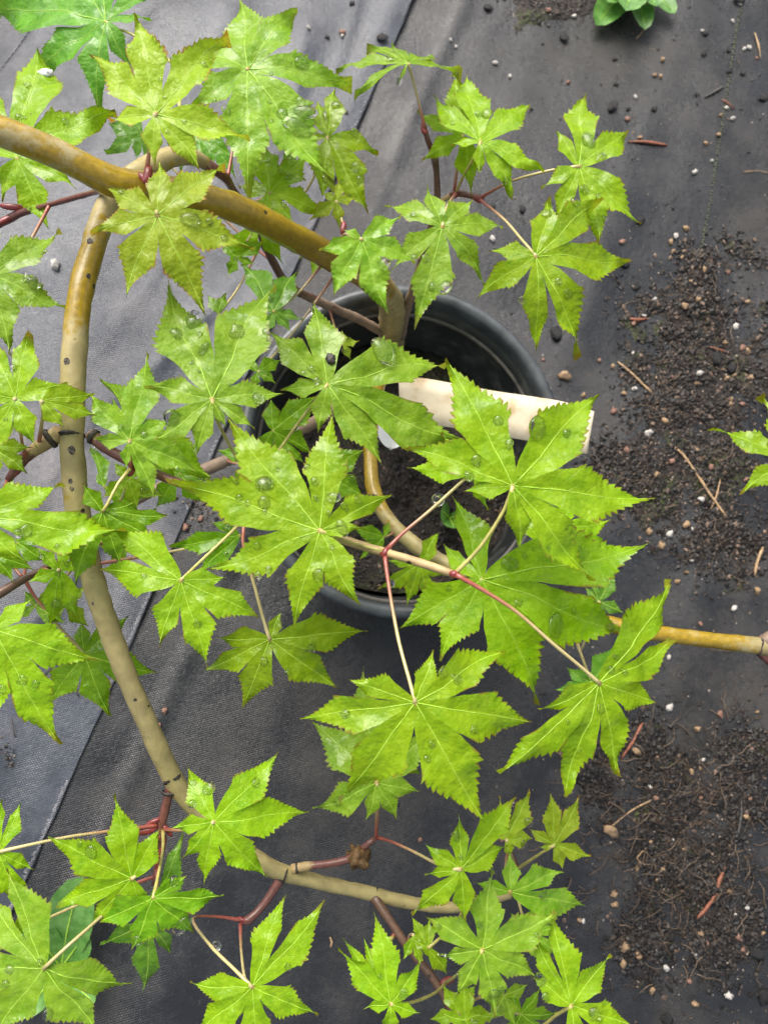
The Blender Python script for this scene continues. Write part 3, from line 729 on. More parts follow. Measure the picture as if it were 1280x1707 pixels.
leaf((920, 885), .42, [(1017, 866), (1033, 943), (960, 836), (890, 850)], 'lime', width=.27)
leaf((998, 1003), .41, [(974, 979), (1026, 951), (1040, 1022), (1000, 1060), (985, 970)], 'cool', width=.24, pet=[(985, 1030, .40), (965, 1085, .38), (955, 1010, .31)])
leaf((998, 1139), .482, [(1118, 966), (1117, 1065), (1097, 1172), (1025, 1291), (941, 1328), (833, 1290), (897, 1182)], 'lime', tilt=(-.15, .15), width=.20, pet=[(975, 1118, .484), (920, 1072, .488), (850, 1012, .49), (760, 958, .49)], petmat=None, label='right-hand leaf with long narrow upturned lobe tips')
leaf((985, 1140), .445, [(943, 1111), (1027, 1076), (925, 1150)], 'cool', width=.25, pet=[(975, 1110, .43), (962, 1070, .40), (955, 1022, .305)])
leaf((692, 1171), .497, [(721, 1083), (579, 1132), (500, 1200), (565, 1332), (809, 1374), (890, 1205), (842, 1085)], 'lime', tilt=(0, .05), width=.21, pet=[(684, 1140, .495), (665, 1070, .488), (650, 990, .482), (641, 925, .477)])
leaf((628, 1305), .40, [(515, 1200), (607, 1112), (521, 1347), (609, 1367), (661, 1367), (701, 1320), (720, 1220)], 'pale', pet=[(628, 1330, .39), (627, 1370, .37), (627, 1396, .36)], tilt=(0, 0))
leaf((302, 968), .455, [(187, 882), (165, 949), (265, 1078), (346, 1114), (436, 1031), (377, 962)], 'lime', width=.235, tilt=(0, 0), pet=[(325, 945, .45), (382, 891, .445), (420, 852, .45)], petmat=Y)
leaf((450, 1066), .445, [(613, 1052), (563, 1147), (402, 1186), (339, 1118), (362, 1062), (470, 1020)], 'lime', width=.225, tilt=(0, .1), pet=[(440, 1035, .445), (426, 982, .45), (405, 900, .455), (415, 852, .451)])
leaf((100, 950), .405, [(84, 1044), (133, 1032), (48, 970), (62, 912), (116, 902), (150, 930)], 'lime', pet=[(85, 952, .40), (72, 948, .396)])
leaf((-40, 862), .458, [(208, 882), (105, 806), (45, 936), (-100, 800), (-120, 900)], 'lime', width=.235, tilt=(0, 0))
leaf((-10, 925), .41, [(58, 950), (24, 972), (-60, 960)], 'deep')
leaf((172, 853), .437, [(140, 806), (226, 836), (285, 858), (262, 904), (203, 948), (126, 976)], 'deep', width=.24, tilt=(0, .2), pet=[(180, 840, .44), (198, 805, .438), (218, 782, .435)], petmat=Y)
leaf((-8, 1050), .462, [(166, 1101), (100, 1242), (54, 998), (-10, 1210), (-90, 1130), (-70, 980)], 'lime', width=.22, tilt=(0, 0))
leaf((141, 1092), .365, [(80, 1176), (184, 1194), (262, 1122), (214, 1026), (137, 1034), (95, 1065)], 'deep', width=.25, tilt=(0, 0), pet=[(128, 1075, .37), (95, 1040, .385), (57, 992, .395), (42, 966, .40)])
# bottom left
leaf((-2, 1420), .395, [(35, 1336), (56, 1450), (42, 1512), (3, 1333), (-70, 1400)], 'lime', width=.24, pet=[(60, 1406, .392), (120, 1394, .385), (179, 1386, .378), (262, 1376, .368)])
leaf((74, 1614), .415, [(219, 1641), (165, 1722), (-10, 1730), (-70, 1600), (-15, 1495), (10, 1450)], 'pale', width=.26, tilt=(0, 0), pet=[(110, 1580, .42), (150, 1545, .41), (186, 1511, .395), (240, 1440, .37), (266, 1392, .367)])
leaf((220, 1465), .405, [(81, 1396), (189, 1328), (268, 1382), (96, 1508), (150, 1545), (240, 1520)], 'lime', width=.22, pet=[(235, 1450, .40), (262, 1400, .368)])
leaf((256, 1497), .425, [(373, 1492), (322, 1556), (218, 1586), (168, 1536), (312, 1459)], 'deep', width=.27, tilt=(0, .1), pet=[(263, 1465, .415), (272, 1415, .385), (272, 1385, .368)], petmat=Y)
leaf((252, 1535), .39, [(238, 1656), (285, 1591), (167, 1575), (306, 1391), (260, 1470)], 'cool', width=.19, pet=[(262, 1500, .385), (262, 1450, .366)])
leaf((357, 1370), .425, [(313, 1277), (465, 1253), (515, 1353), (446, 1461), (340, 1476), (304, 1431), (285, 1380)], 'lime', tilt=(0, 0), pet=[(335, 1378, .415), (300, 1384, .39), (274, 1382, .368)])
leaf((421, 1645), .43, [(477, 1493), (541, 1503), (530, 1690), (316, 1640), (325, 1730), (430, 1770)], 'lime', width=.21, tilt=(0, 0), pet=[(390, 1615, .425), (350, 1575, .41), (322, 1532, .375), (360, 1528, .355), (404, 1534, .349)])
leaf((415, 1652), .385, [(350, 1650), (440, 1700), (380, 1700)], 'deep', pet=[(407, 1625, .38), (402, 1580, .365), (401, 1540, .349)])
leaf((651, 1673), .415, [(623, 1518), (704, 1597), (700, 1686), (564, 1583), (606, 1682), (650, 1730)], 'lime', tilt=(0, .15), width=.20, pet=[(690, 1670, .40), (725, 1655, .37), (742, 1640, .35)], petmat=Y)
leaf((651, 1668), .405, [(571, 1562), (606, 1560)], 'lime', width=.12, pet=[(640, 1668, .40), (605, 1612, .36), (655, 1562, .339)], petmat=Y)
leaf((804, 1583), .435, [(732, 1592), (707, 1526), (822, 1450), (926, 1520), (894, 1630), (824, 1694), (757, 1662)], 'pale', width=.23, tilt=(0, .05), pet=[(785, 1605, .425), (755, 1630, .38), (744, 1637, .35)], petmat=Y)
leaf((850, 1487), .40, [(935, 1452), (977, 1511), (850, 1420), (790, 1470)], 'pale', width=.22)
leaf((713, 1580), .385, [(685, 1527), (716, 1532), (685, 1564), (745, 1626)], 'lime', width=.24, pet=[(735, 1562, .38), (760, 1538, .36), (775, 1512, .32)], petmat=Y)
leaf((768, 1449), .447, [(708, 1406), (764, 1356), (858, 1328), (846, 1410), (775, 1536), (686, 1525), (708, 1459)], 'lime', tilt=(0, 0), pet=[(737, 1444, .44), (690, 1420, .40), (650, 1402, .37), (628, 1396, .36)])
leaf((924, 1408), .365, [(916, 1320), (965, 1325), (985, 1426), (938, 1450), (881, 1380), (898, 1411)], 'yellow', width=.22, teeth=7, pet=[(905, 1420, .36), (861, 1449, .323)], petmat=Y)
leaf((843, 1399), .37, [(883, 1315), (889, 1398), (834, 1328), (806, 1365), (850, 1430)], 'yellow', width=.23, teeth=7, pet=[(850, 1420, .36), (860, 1447, .324)])
leaf((952, 1676), .43, [(919, 1520), (892, 1558), (1017, 1590), (1054, 1710), (884, 1628), (960, 1770)], 'lime', width=.21, tilt=(0, 0), pet=[(930, 1690, .42), (880, 1720, .39), (775, 1728, .355)], petmat=Y)
leaf((775, 1700), .39, [(771, 1630), (738, 1690), (802, 1690), (800, 1740)], 'lime', width=.25)
leaf((868, 1690), .375, [(840, 1640), (930, 1690), (905, 1720), (845, 1740), (900, 1650)], 'deep', width=.25)
# lower tier, behind
leaf((699, 941), .30, [(629, 981), (678, 1011), (647, 935), (731, 889), (742, 960), (715, 1000)], 'lime', width=.22, teeth=6)
leaf((455, 718), .365, [(532, 657), (452, 664), (522, 757), (507, 773), (430, 760)], 'deep', width=.27)
leaf((545, 790), .345, [(609, 750), (608, 831), (540, 720), (520, 850)], 'deep', width=.27)
leaf((364, 522), .375, [(377, 488), (346, 492), (379, 548)], 'deep', width=.26, teeth=6)
leaf((457, 519), .385, [(401, 440), (498, 450), (505, 533), (440, 560), (412, 505), (485, 555)], 'cool', width=.23)
leaf((450, 321), .40, [(443, 240), (514, 255), (541, 353), (398, 310), (430, 375), (490, 370)], 'lime', width=.27)
leaf((560, 335), .40, [(591, 330), (517, 366), (566, 381), (566, 302), (536, 322)], 'yellow', width=.24, teeth=6, pet=[(565, 355, .395), (572, 376, .398), (568, 415, .39)])
leaf((546, 229), .392, [(560, 143), (631, 256), (614, 354), (537, 334), (530, 165), (510, 230)], 'lime', width=.225, tilt=(0, 0), pet=[(538, 260, .385), (500, 330, .37), (430, 350, .368)])
leaf((237, 223), .33, [(181, 205), (176, 254), (227, 268), (260, 290), (220, 190)], 'cool', width=.24)
leaf((354, 237), .345, [(325, 262), (393, 297), (340, 286), (380, 250)], 'cool', width=.24)
leaf((430, 372), .36, [(473, 441), (378, 452), (400, 420), (455, 350)], 'lime', width=.24)
leaf((548, 410), .33, [(520, 466), (498, 430), (500, 400)], 'lime', width=.22)
leaf((175, 812), .375, [(150, 742), (250, 832), (240, 862), (160, 790)], 'deep', width=.22)
leaf((400, 893), .42, [(282, 911), (330, 960), (350, 870)], 'deep', width=.2)
leaf((1312, 765), .42, [(1186, 713), (1235, 824), (1268, 658), (1340, 640), (1380, 800)], 'lime', width=.18, tilt=(0, 0), pet=[(1320, 820, .40), (1330, 950, .36), (1325, 1030, .32)], label='leaf poking in at the right edge')
leaf((572, 575), .26, [(598, 569), (570, 550), (585, 600)], 'yellow', width=.25, teeth=5)
leaf((640, 895), .30, [(588, 878), (600, 932), (650, 868), (618, 925)], 'deep', width=.24, teeth=6)
leaf((420, 770), .33, [(360, 750), (440, 830), (470, 790), (390, 820)], 'deep', width=.25)

leaf((300, 790), .385, [(228, 772), (357, 802), (258, 852), (330, 735), (345, 840)], 'deep', width=.26)
leaf((215, 905), .375, [(150, 900), (275, 890), (262, 930), (180, 950), (225, 850)], 'deep', width=.24)
leaf((470, 285), .375, [(420, 262), (510, 300), (470, 350), (500, 250), (430, 320)], 'deep', width=.25)
leaf((330, 230), .36, [(280, 240), (350, 300), (390, 265), (300, 285)], 'cool', width=.25)
leaf((880, 1555), .395, [(938, 1588), (905, 1612), (850, 1520), (900, 1505), (930, 1545)], 'pale', width=.25)
leaf((765, 1690), .372, [(738, 1640), (795, 1640), (715, 1700), (830, 1695), (770, 1750)], 'lime', width=.25)
leaf((690, 1560), .365, [(735, 1550), (672, 1600), (700, 1610), (725, 1600)], 'lime', width=.25)
leaf((395, 430), .36, [(365, 400), (425, 440), (380, 460), (440, 400)], 'deep', width=.25)
leaf((430, 620), .37, [(400, 590), (470, 600), (460, 640), (420, 650)], 'deep', width=.26)
leaf((60, 1010), .39, [(110, 1040), (30, 1030), (95, 985), (40, 985)], 'deep', width=.25)
leaf((900, 905), .40, [(985, 890), (965, 935), (940, 850), (870, 860)], 'lime', width=.26)
leaf((30, 905), .40, [(80, 935), (100, 890), (10, 960), (-30, 930), (40, 850)], 'deep', width=.25)
leaf((215, 800), .392, [(170, 830), (275, 828), (240, 770), (190, 770), (230, 850)], 'lime', width=.25)
leaf((110, 1005), .372, [(75, 1040), (150, 1045), (145, 975), (80, 970)], 'lime', width=.25)
leaf((-10, 745), .44, [(52, 745), (45, 790), (0, 800), (-40, 720), (30, 700)], 'lime', width=.26)
leaf((20, 1560), .40, [(60, 1520), (-10, 1500), (40, 1600), (-30, 1580)], 'lime', width=.26)
leaf((840, 1660), .39, [(800, 1640), (880, 1640), (860, 1710), (815, 1705)], 'pale', width=.25)
leaf((640, 1260), .385, [(540, 1240), (560, 1290), (640, 1340), (700, 1290)], 'lime', width=.25)
# ------------------------------------------------------------------ bark scars (laid on the branch by ray)
bvb = BVHTree.FromPolygons([v.co+BASE for v in b2.data.vertices], [tuple(p.vertices) for p in b2.data.polygons])
for px, py, r in ((150, 402, 6), (112, 602, 6.5), (120, 750, 7.5), (153, 1026, 6), (152, 1040, 4.5), (155, 1006, 3.5), (165, 1072, 7), (118, 802, 5), (120, 815, 5), (148, 460, 5), (192, 1150, 4)):
    h = bvb.ray_cast(CAM, ray(px, py))
    if h[0] is not None: 
        c = h[0]; r_ = .66*r/F*(c-CAM).length
        o = None
        n = h[1]; e1 = n.cross(Vector((0, 1, 0))).normalized(); e2 = n.cross(e1); V, Fc = [], []
        prof = [(1.15, -.1), (.9, .25), (.65, .08), (.45, .24), (.2, .10), (.02, .18)]
        for rr, hh in prof:
            for k in range(12):
                a = 2*math.pi*k/12; w = 1+.3*noise.noise(Vector((px+k*.7, py, rr)))
                V.append(c-BASE+(e1*math.cos(a)+e2*math.sin(a)*1.2)*rr*r_*w+n*hh*r_)
        for i in range(len(prof)-1):
            for k in range(12):
                a, b = i*12+k, i*12+(k+1) % 12; Fc.append((a, b, b+12, a+12))
        mesh('bark_scar', V, Fc, M_SCAR, (0, 0, 0), tree)

# ------------------------------------------------------------------ water drops on the leaves
bvl = BVHTree.FromPolygons(BV_V, BV_F)
DROP_ME = []
for vi in range(4):
    V, Fc = [], []; seg = 20
    prof = [(0.90, -.10), (1.0, .0), (1.0, .10), (.95, .24), (.84, .38), (.66, .50), (.42, .58), (.2, .615)]
    for r, z in prof:
        for k in range(seg):
            a = 2*math.pi*k/seg; w = 1+.16*(vi+.6)*noise.noise(Vector((math.cos(a)*.9, math.sin(a)*.9, vi*7)))
            V.append((r*w*math.cos(a), r*w*math.sin(a), z))
    V.append((0, 0, .625)); V.append((0, 0, -.10))
    for i in range(len(prof)-1):
        for k in range(seg):
            a, b = i*seg+k, i*seg+(k+1) % seg; Fc.append((a, b, b+seg, a+seg))
    t_ = (len(prof)-1)*seg
    Fc += [(t_+k, t_+(k+1) % seg, len(V)-2) for k in range(seg)]+[((k+1) % seg, k, len(V)-1) for k in range(seg)]
    me = bpy.data.meshes.new('water_drop'); me.from_pydata(V, [], Fc); me.polygons.foreach_set('use_smooth', [True]*len(Fc)); me.materials.append(M_WATER); DROP_ME.append(me)
DSPOT = [((177, 40), 'leaf at the top left corner'), ((260, 190), 'pale yellow leaf above the branch fork'), ((413, 150), 'large pale leaf beside the top left leaves'), ((263, 390), 'yellowish leaf below the branch fork'), ((680, 107), 'topmost sideways leaf'), ((801, 237), 'upper right cluster leaf nearest the top'), ((970, 290), 'rightmost leaf of the upper cluster'), ((893, 450), 'lower right leaf of the upper cluster'), ((737, 400), 'leaf hanging over the far pot rim'), ((603, 420), 'small leaf covering the bent trunk'),
         ((30, 230), 'leaf behind the upper left branch'), ((40, 460), 'leaf at the left edge below the branch'), ((50, 660), 'curled leaf at the left branch node'), ((220, 720), 'leaf right of the left branch node'), ((354, 640), 'wettest leaf left of the pot'), ((560, 620), 'leaf above the yellow stem'), ((500, 880), 'big eight-lobed middle leaf'), ((854, 780), 'big leaf covering the plant tag'), ((850, 1010), 'broad leaf behind the forked stalks'), ((1010, 1170), 'right-hand leaf with narrow upturned tips'), ((692, 1210), 'leaf at the end of the long pink stalk'), ((300, 990), 'leaf right of the drooping branch'), ((460, 1090), 'leaf below the big middle leaf'), ((60, 870), 'long leaf at the left edge'), ((60, 1110), 'large leaf at the lower left edge'), ((150, 1100), 'leaf behind the drooping branch'),
         ((10, 1400), 'leaf cut by the left edge near the bottom'), ((60, 1640), 'bottom left corner leaf'), ((200, 1440), 'leaf at the red bud cluster'), ((270, 1520), 'darker leaf below the red bud cluster'), ((370, 1360), 'leaf right of the red bud cluster'), ((430, 1640), 'leaf with two tall lobes at the bottom'), ((640, 1640), 'narrow leaf at the bottom middle'), ((800, 1590), 'many-lobed leaf at the bottom'), ((770, 1430), 'leaf beside the dried brown bud'), ((950, 1660), 'bottom right leaf'), ((920, 1400), 'tiny leaf at the lower right'), ((1290, 760), 'leaf at the right edge'), ((628, 1320), 'leaf under the pink-stalked leaf'), ((550, 250), 'leaf between the two top clusters')]
def drop(px, py, rp, el=1.0, ang=0.0):
    h = bvl.ray_cast(CAM, ray(px, py))
    if h[0] is None: return
    rp *= 1.3
    n = h[1] if h[1].z > 0 else -h[1]
    r = rp/F*(h[0]-CAM).length
    o = bpy.data.objects.new('water_drop', random.choice(DROP_ME)); COL.objects.link(o)
    o.location = h[0]; o.rotation_mode = 'QUATERNION'
    o.rotation_quaternion = n.to_track_quat('Z', 'Y') @ Matrix.Rotation(ang, 4, 'Z').to_quaternion()
    o.scale = (r*el, r*random.uniform(.8, 1.05), r*random.uniform(.7, .95))
    rp /= 1.3
    tag(o, ('large' if rp >= 9 else 'mid-sized' if rp >= 6 else 'small' if rp >= 4 else 'tiny')+' raindrop on the '+min(DSPOT, key=lambda q: (q[0][0]-px)**2+(q[0][1]-py)**2)[1], 'water drop', 'raindrops resting on the maple leaves')
DROPS = [(287, 695, 10), (441, 806, 12), (556, 829, 8, 1.3, 1.6), (525, 802, 6), (527, 830, 5), (640, 585, 15, 1.4, .4), (597, 588, 7), (324, 533, 10, 1.3, 1.6), (294, 555, 9), (340, 582, 6, 1.6, 1.6), (333, 558, 4), (431, 664, 9), (395, 551, 10), (415, 498, 5), (793, 768, 8), (781, 793, 8), (830, 701, 7), (856, 690, 10), (895, 714, 12, 1.3, .8), (944, 722, 6), (848, 740, 7), (871, 752, 5),
    (925, 1042, 12, 1.4, 0), (988, 1067, 8), (850, 940, 9, 1.3, .3), (874, 927, 4), (846, 920, 6), (59, 471, 8), (79, 480, 7), (81, 843, 9), (117, 839, 6), (43, 884, 9), (80, 810, 8), (30, 890, 6), (501, 170, 6), (510, 188, 9, 1.6, .3), (503, 105, 8), (470, 190, 7), (496, 212, 10, 1.8, -.6), (811, 190, 7), (958, 337, 6), (997, 328, 4), (1007, 364, 4), (909, 357, 7, 1, 0), (318, 366, 9, 1.3, -.4), (349, 369, 5), (375, 397, 5), (311, 397, 5),
    (109, 202, 4), (122, 190, 4), (46, 142, 4), (441, 806, 8), (399, 830, 5), (380, 880, 7), (430, 960, 6), (440, 838, 9), (413, 839, 5), (530, 958, 8), (447, 950, 6), (573, 842, 5), (570, 880, 9, 1.4, .2), (12, 1373, 9, 1.5, 1.0), (152, 1420, 8), (133, 1407, 4), (348, 1315, 8), (321, 1340, 5), (305, 1542, 8, 1.6, 0), (16, 1615, 5), (8, 1640, 5), (80, 1690, 6), (1000, 1180, 6), (784, 1385, 8), (760, 1392, 6), (575, 1190, 6), (738, 1120, 8), (760, 1130, 8), (790, 1215, 6), (720, 1240, 5), (830, 1680, 5), (990, 1690, 7), (905, 1490, 6), (600, 540, 6), (740, 480, 10), (640, 440, 9), (710, 430, 6), (690, 430, 5), (720, 478, 6), (665, 505, 5), (475, 340, 5), (560, 175, 6), (590, 220, 5), (600, 300, 5), (520, 1080, 6), (480, 1120, 5), (240, 960, 4), (330, 1040, 5), (1285, 740, 5), (980, 235, 7, 1.6, .5), (1000, 262, 6, 1.5, .6), (930, 470, 5), (946, 490, 6), (870, 500, 5), (60, 1140, 5), (3, 1150, 6), (880, 1200, 6), (1040, 1120, 5)]
for d in DROPS: drop(*d)
rd = random.Random(11)
LO = [q[1] for q in LEAVES]
for i in range(230):
    C = rd.choice(LO); v = C-CAM; vc = ROT.transposed() @ v
    px, py = W0/2+F*vc.x/-vc.z, H0/2-F*vc.y/-vc.z
    a, r = rd.uniform(0, 6.28), rd.uniform(25, 125)
    px += r*math.cos(a); py += r*math.sin(a)
    if 0 < px < 1280 and 0 < py < 1707: drop(px, py, rd.choice([2.5, 3, 3, 4, 4, 5, 6]), rd.choice([1, 1, 1.3]), rd.uniform(0, 3))
def hanging(px, py, z, rp, label):
    c = P(px, py, z); r = rp/F*(c-CAM).length
    V, Fc = [], []
    for j in range(15):
        th = math.pi*j/14
        for i in range(22):
            a = 2*math.pi*i/22; V.append((math.sin(th)*math.cos(a)*r, math.sin(th)*math.sin(a)*r, math.cos(th)*r*(1.25 if th < 1.5 else 1.0)))
    for j in range(14):
        for i in range(22):
            a, b = j*22+i, j*22+(i+1) % 22; Fc.append((a, a+22, b+22, b))
    tag(mesh('water_drop', V, Fc, M_WATER, c), label, 'water drop', 'raindrops hanging from the leaf stalks')
hanging(730, 833, .4745, 11.5, 'large clear raindrop hanging from the reddish stalk above the dark pot soil')
hanging(651, 973, .4785, 7.5, 'small raindrop hanging halfway down the long pink leaf stalk')
hanging(361, 1578, .408, 7, 'raindrop hanging from the pink leaf stalk near the bottom edge')

# specks lying on leaves
def on_leaf(name, px, py, rp, mat, label, cat, sc=(1, .7, .6), amp=.7):
    h = bvl.ray_cast(CAM, ray(px, py)); c = h[0] if h[0] is not None else P(px, py, .45)
    o = blob(name, px, py, c.z+.0004, rp/F*(c-CAM).length, mat, None, sc, amp, 200); tag(o, label, cat); return o
on_leaf('bark_fragment', 551, 598, 9, M_RING, 'small black husk lying on a leaf above the white tag', 'debris', (.8, 1.2, .6))
M_SPECK = simple('white_speck', (.7, .7, .68), .7, .2)
on_leaf('white_flake', 76, 122, 8, M_SPECK, 'tiny white flake stuck on the cool green leaf at top left', 'debris', (1.1, .8, .5))

# ------------------------------------------------------------------ plant tag in the pot
tg = empty('plant_tag', P(800, 680, .205))
tag(tg, 'cream plastic plant tag lying bent across the pot rim, one end curling into soil', 'plant tag')
top = [(990, 686, .216), (940, 670, .213), (880, 660, .211), (820, 651, .209), (760, 640, .206), (710, 631, .202), (675, 629, .198), (664, 631, .197)]
bot = [(978, 757, .208), (925, 742, .205), (865, 732, .203), (806, 722, .201), (750, 712, .198), (700, 706, .193), (680, 704, .190), (668, 703, .189)]
up_ = catmull([(P(*q), 0) for q in top], .006); dn_ = catmull([(P(*q), 0) for q in bot], .006)
nn = min(len(up_), len(dn_)); NS = 60
def samp(path, t):
    x = t*(len(path)-1); i = min(int(x), len(path)-2); return path[i][0].lerp(path[i+1][0], x-i)
V, Fc = [], []
for i in range(NS+1):
    a, b = samp(up_, i/NS), samp(dn_, i/NS)
    for s in (0, .33, .66, 1): V.append(a.lerp(b, s)-tg.location)
m_ = len(V); V += [v-Vector((0, 0, .0006)) for v in V]
for i in range(NS):
    for k in range(3):
        a = i*4+k; Fc.append((a, a+1, a+5, a+4)); Fc.append((m_+a+4, m_+a+5, m_+a+1, m_+a))
    for k in (0, 3):
        a = i*4+k; Fc.append((a, a+4, m_+a+4, m_+a) if k == 0 else (m_+a, m_+a+4, a+4, a))
Fc.append((0, m_, m_+1, 1)); Fc.append((1, m_+1, m_+2, 2)); Fc.append((2, m_+2, m_+3, 3))
tcard = mesh('card', V, Fc, M_TAG, (0, 0, 0), tg)
le = catmull([(P(628, 684, .186), 0), (P(628, 704, .187), 0), (P(630, 726, .185), 0), (P(640, 742, .181), 0), (P(650, 747, .178), 0)], .003)
re_ = catmull([(P(700, 694, .187), 0), (P(692, 712, .188), 0), (P(682, 726, .186), 0), (P(668, 743, .182), 0), (P(654, 748, .178), 0)], .003)
V, Fc = [], []
for i in range(21):
    a, b = samp(le, i/20), samp(re_, i/20)
    for k in range(7):
        q = a.lerp(b, k/6); V.append(q-tg.location+Vector((0, 0, -.006*math.sin(math.pi*k/6))))
m_ = len(V); V += [v-Vector((0, 0, .0007)) for v in V]
for i in range(20):
    for k in range(6):
        a = i*7+k; Fc.append((a, a+1, a+8, a+7)); Fc.append((m_+a+7, m_+a+8, m_+a+1, m_+a))
tend = mesh('curled_end', V, Fc, M_TAGW, (0, 0, 0), tg); tend['label'] = 'white rounded end of the tag bent down into the soil'
V, Fc = [], []
rt = random.Random(4)
for row, s0 in enumerate((.46, .58)):
    t = .43
    while t < .53:
        w = rt.uniform(.003, .012); a, b = samp(up_, t), samp(dn_, t); a2, b2_ = samp(up_, t+w), samp(dn_, t+w)
        k = len(V); lift = Vector((0, 0, .0004))-tg.location
        V += [a.lerp(b, s0)+lift, a.lerp(b, s0+.06)+lift, a2.lerp(b2_, s0+.06)+lift, a2.lerp(b2_, s0)+lift]; Fc.append((k, k+1, k+2, k+3)); t += w+rt.uniform(.003, .007)
mesh('faded_print', V, Fc, M_INK, (0, 0, 0), tg)

SPOTS = [((1200, 70), 'near the top right corner'), ((1080, 180), 'right of the topmost leaves'), ((1150, 450), 'in the upper part of the soil patch'), ((1220, 620), 'in the right half of the soil patch'), ((1060, 680), 'in the left half of the soil patch'),
         ((1120, 860), 'in the lower part of the soil patch'), ((1220, 1000), 'above the right-hand branch'), ((1130, 1180), 'below the right-hand branch'), ((1060, 1330), 'at the left of the root tangle'), ((1220, 1350), 'at the right of the root tangle'), ((1040, 1540), 'below the root tangle'),
         ((1220, 1560), 'at the right edge below the root tangle'), ((1150, 1680), 'near the bottom right corner'), ((580, 60), 'near the top middle edge'), ((820, 100), 'beyond the topmost leaves'), ((930, 30), 'beside the rosette weed'), ((930, 600), 'just right of the pot rim'), ((300, 870), 'on the left between the leaves'), ((270, 1190), 'beside the drooping left branch'), ((680, 1380), 'between the lower leaves'), ((860, 370), 'among the upper right leaves')]
def spot(px, py): return min(SPOTS, key=lambda q: (q[0][0]-px)**2+(q[0][1]-py)**2)[1]
# ------------------------------------------------------------------ pebbles, chips and needles
def rock_mesh(name, seed, mat, flat=.75):
    rr = random.Random(seed); V, Fc = [], []; n, m = 9, 6
    for j in range(m+1):
        th = math.pi*j/m
        for i in range(n):
            a = 2*math.pi*i/n; d = Vector((math.sin(th)*math.cos(a), math.sin(th)*math.sin(a), math.cos(th)))
            k = 1+.75*noise.noise(d*1.9+Vector((seed*5.3, 0, 0)))+.25*noise.noise(d*5+Vector((seed, 3, 0))); V.append((d.x*k*1.15, d.y*k*.88, d.z*k*flat))
    for j in range(m):
        for i in range(n):
            a, b = j*n+i, j*n+(i+1) % n; Fc.append((a, a+n, b+n, b))
    me = bpy.data.meshes.new(name); me.from_pydata(V, [], Fc); me.polygons.foreach_set('use_smooth', [True]*len(Fc)); me.materials.append(mat); return me
M_PERL = simple('perlite_white', (.50, .47, .43), .75, .2, 300, .5)
M_TAN = simple('pumice_tan', (.33, .22, .125), .7, .35, 260, .6)
M_PINK = simple('bark_chip_pinkish', (.26, .14, .10), .7, .35, 260, .6)
M_BLK = simple('bark_chip_black', (.012, .011, .011), .5, .5, 260, .8)
KINDS = {'white': ('perlite_grain', [rock_mesh('perlite_grain', i, M_PERL) for i in range(4)], 'small white perlite grain lying on the dark weed cloth', 'perlite', 'white perlite grains scattered on the cloth'),
         'tan': ('pumice_pebble', [rock_mesh('pumice_pebble', 20+i, M_TAN) for i in range(4)], 'small tan pumice pebble lying on the dark weed cloth', 'pebble', 'tan pebbles scattered on the cloth'),
         'pink': ('bark_chip', [rock_mesh('bark_chip', 40+i, M_PINK, .5) for i in range(4)], 'small reddish brown bark chip lying on the dark weed cloth', 'bark chip', 'reddish bark chips scattered on the cloth'),
         'black': ('charcoal_bit', [rock_mesh('charcoal_bit', 60+i, M_BLK, .26) for i in range(4)], 'small black lump of bark lying on the weed cloth', 'bark lump', 'black bark lumps scattered on the cloth')}
def stone(kind, px, py, rp, label=None):
    nm, mes, lb, cat, grp = KINDS[kind]
    q = P(px, py); r = rp/F*CAM_H*1.05
    o = bpy.data.objects.new(nm, random.choice(mes)); COL.objects.link(o)
    o.location = (q.x, q.y, gzs(q.x, q.y)+r*.45); o.rotation_euler = (random.uniform(-.2, .2), random.uniform(-.2, .2), random.uniform(0, 6.28)); o.scale = (r,)*3
    tag(o, label or lb.split(' lying')[0]+' '+spot(px, py), cat, None if label else grp)
stone('white', 97, 450, 8, 'single white pebble on the grey cloth left of the drooping branch')
stone('tan', 940, 628, 9, 'lone amber pebble on the cloth just right of the pot rim')
stone('tan', 1017, 1384, 10, 'large oval tan pebble beside the dark root tangle')
for px, py, r in ((957, 27, 6), (849, 129, 5), (1220, 36, 5), (1230, 6, 7), (1168, 54, 5), (1248, 80, 6), (1239, 82, 5), (1058, 163, 5), (1219, 199, 6), (1209, 182, 5), (1155, 290, 7), (1184, 270, 4), (1124, 395, 7), (1225, 545, 7), (1163, 624, 7), (1080, 721, 9), (1167, 833, 7), (1115, 891, 8), (1221, 1014, 7), (1114, 1096, 5), (1114, 1180, 8), (1108, 1612, 7), (1213, 1660, 8), (1157, 1589, 5), (1244, 1512, 6), (570, 68, 5), (514, 59, 5), (820, 400, 7), (825, 107, 6), (760, 80, 4), (750, 70, 4), (1058, 648, 6), (1150, 935, 4), (1120, 1400, 5), (1225, 1525, 4)):
    stone('white', px, py, r*.72)
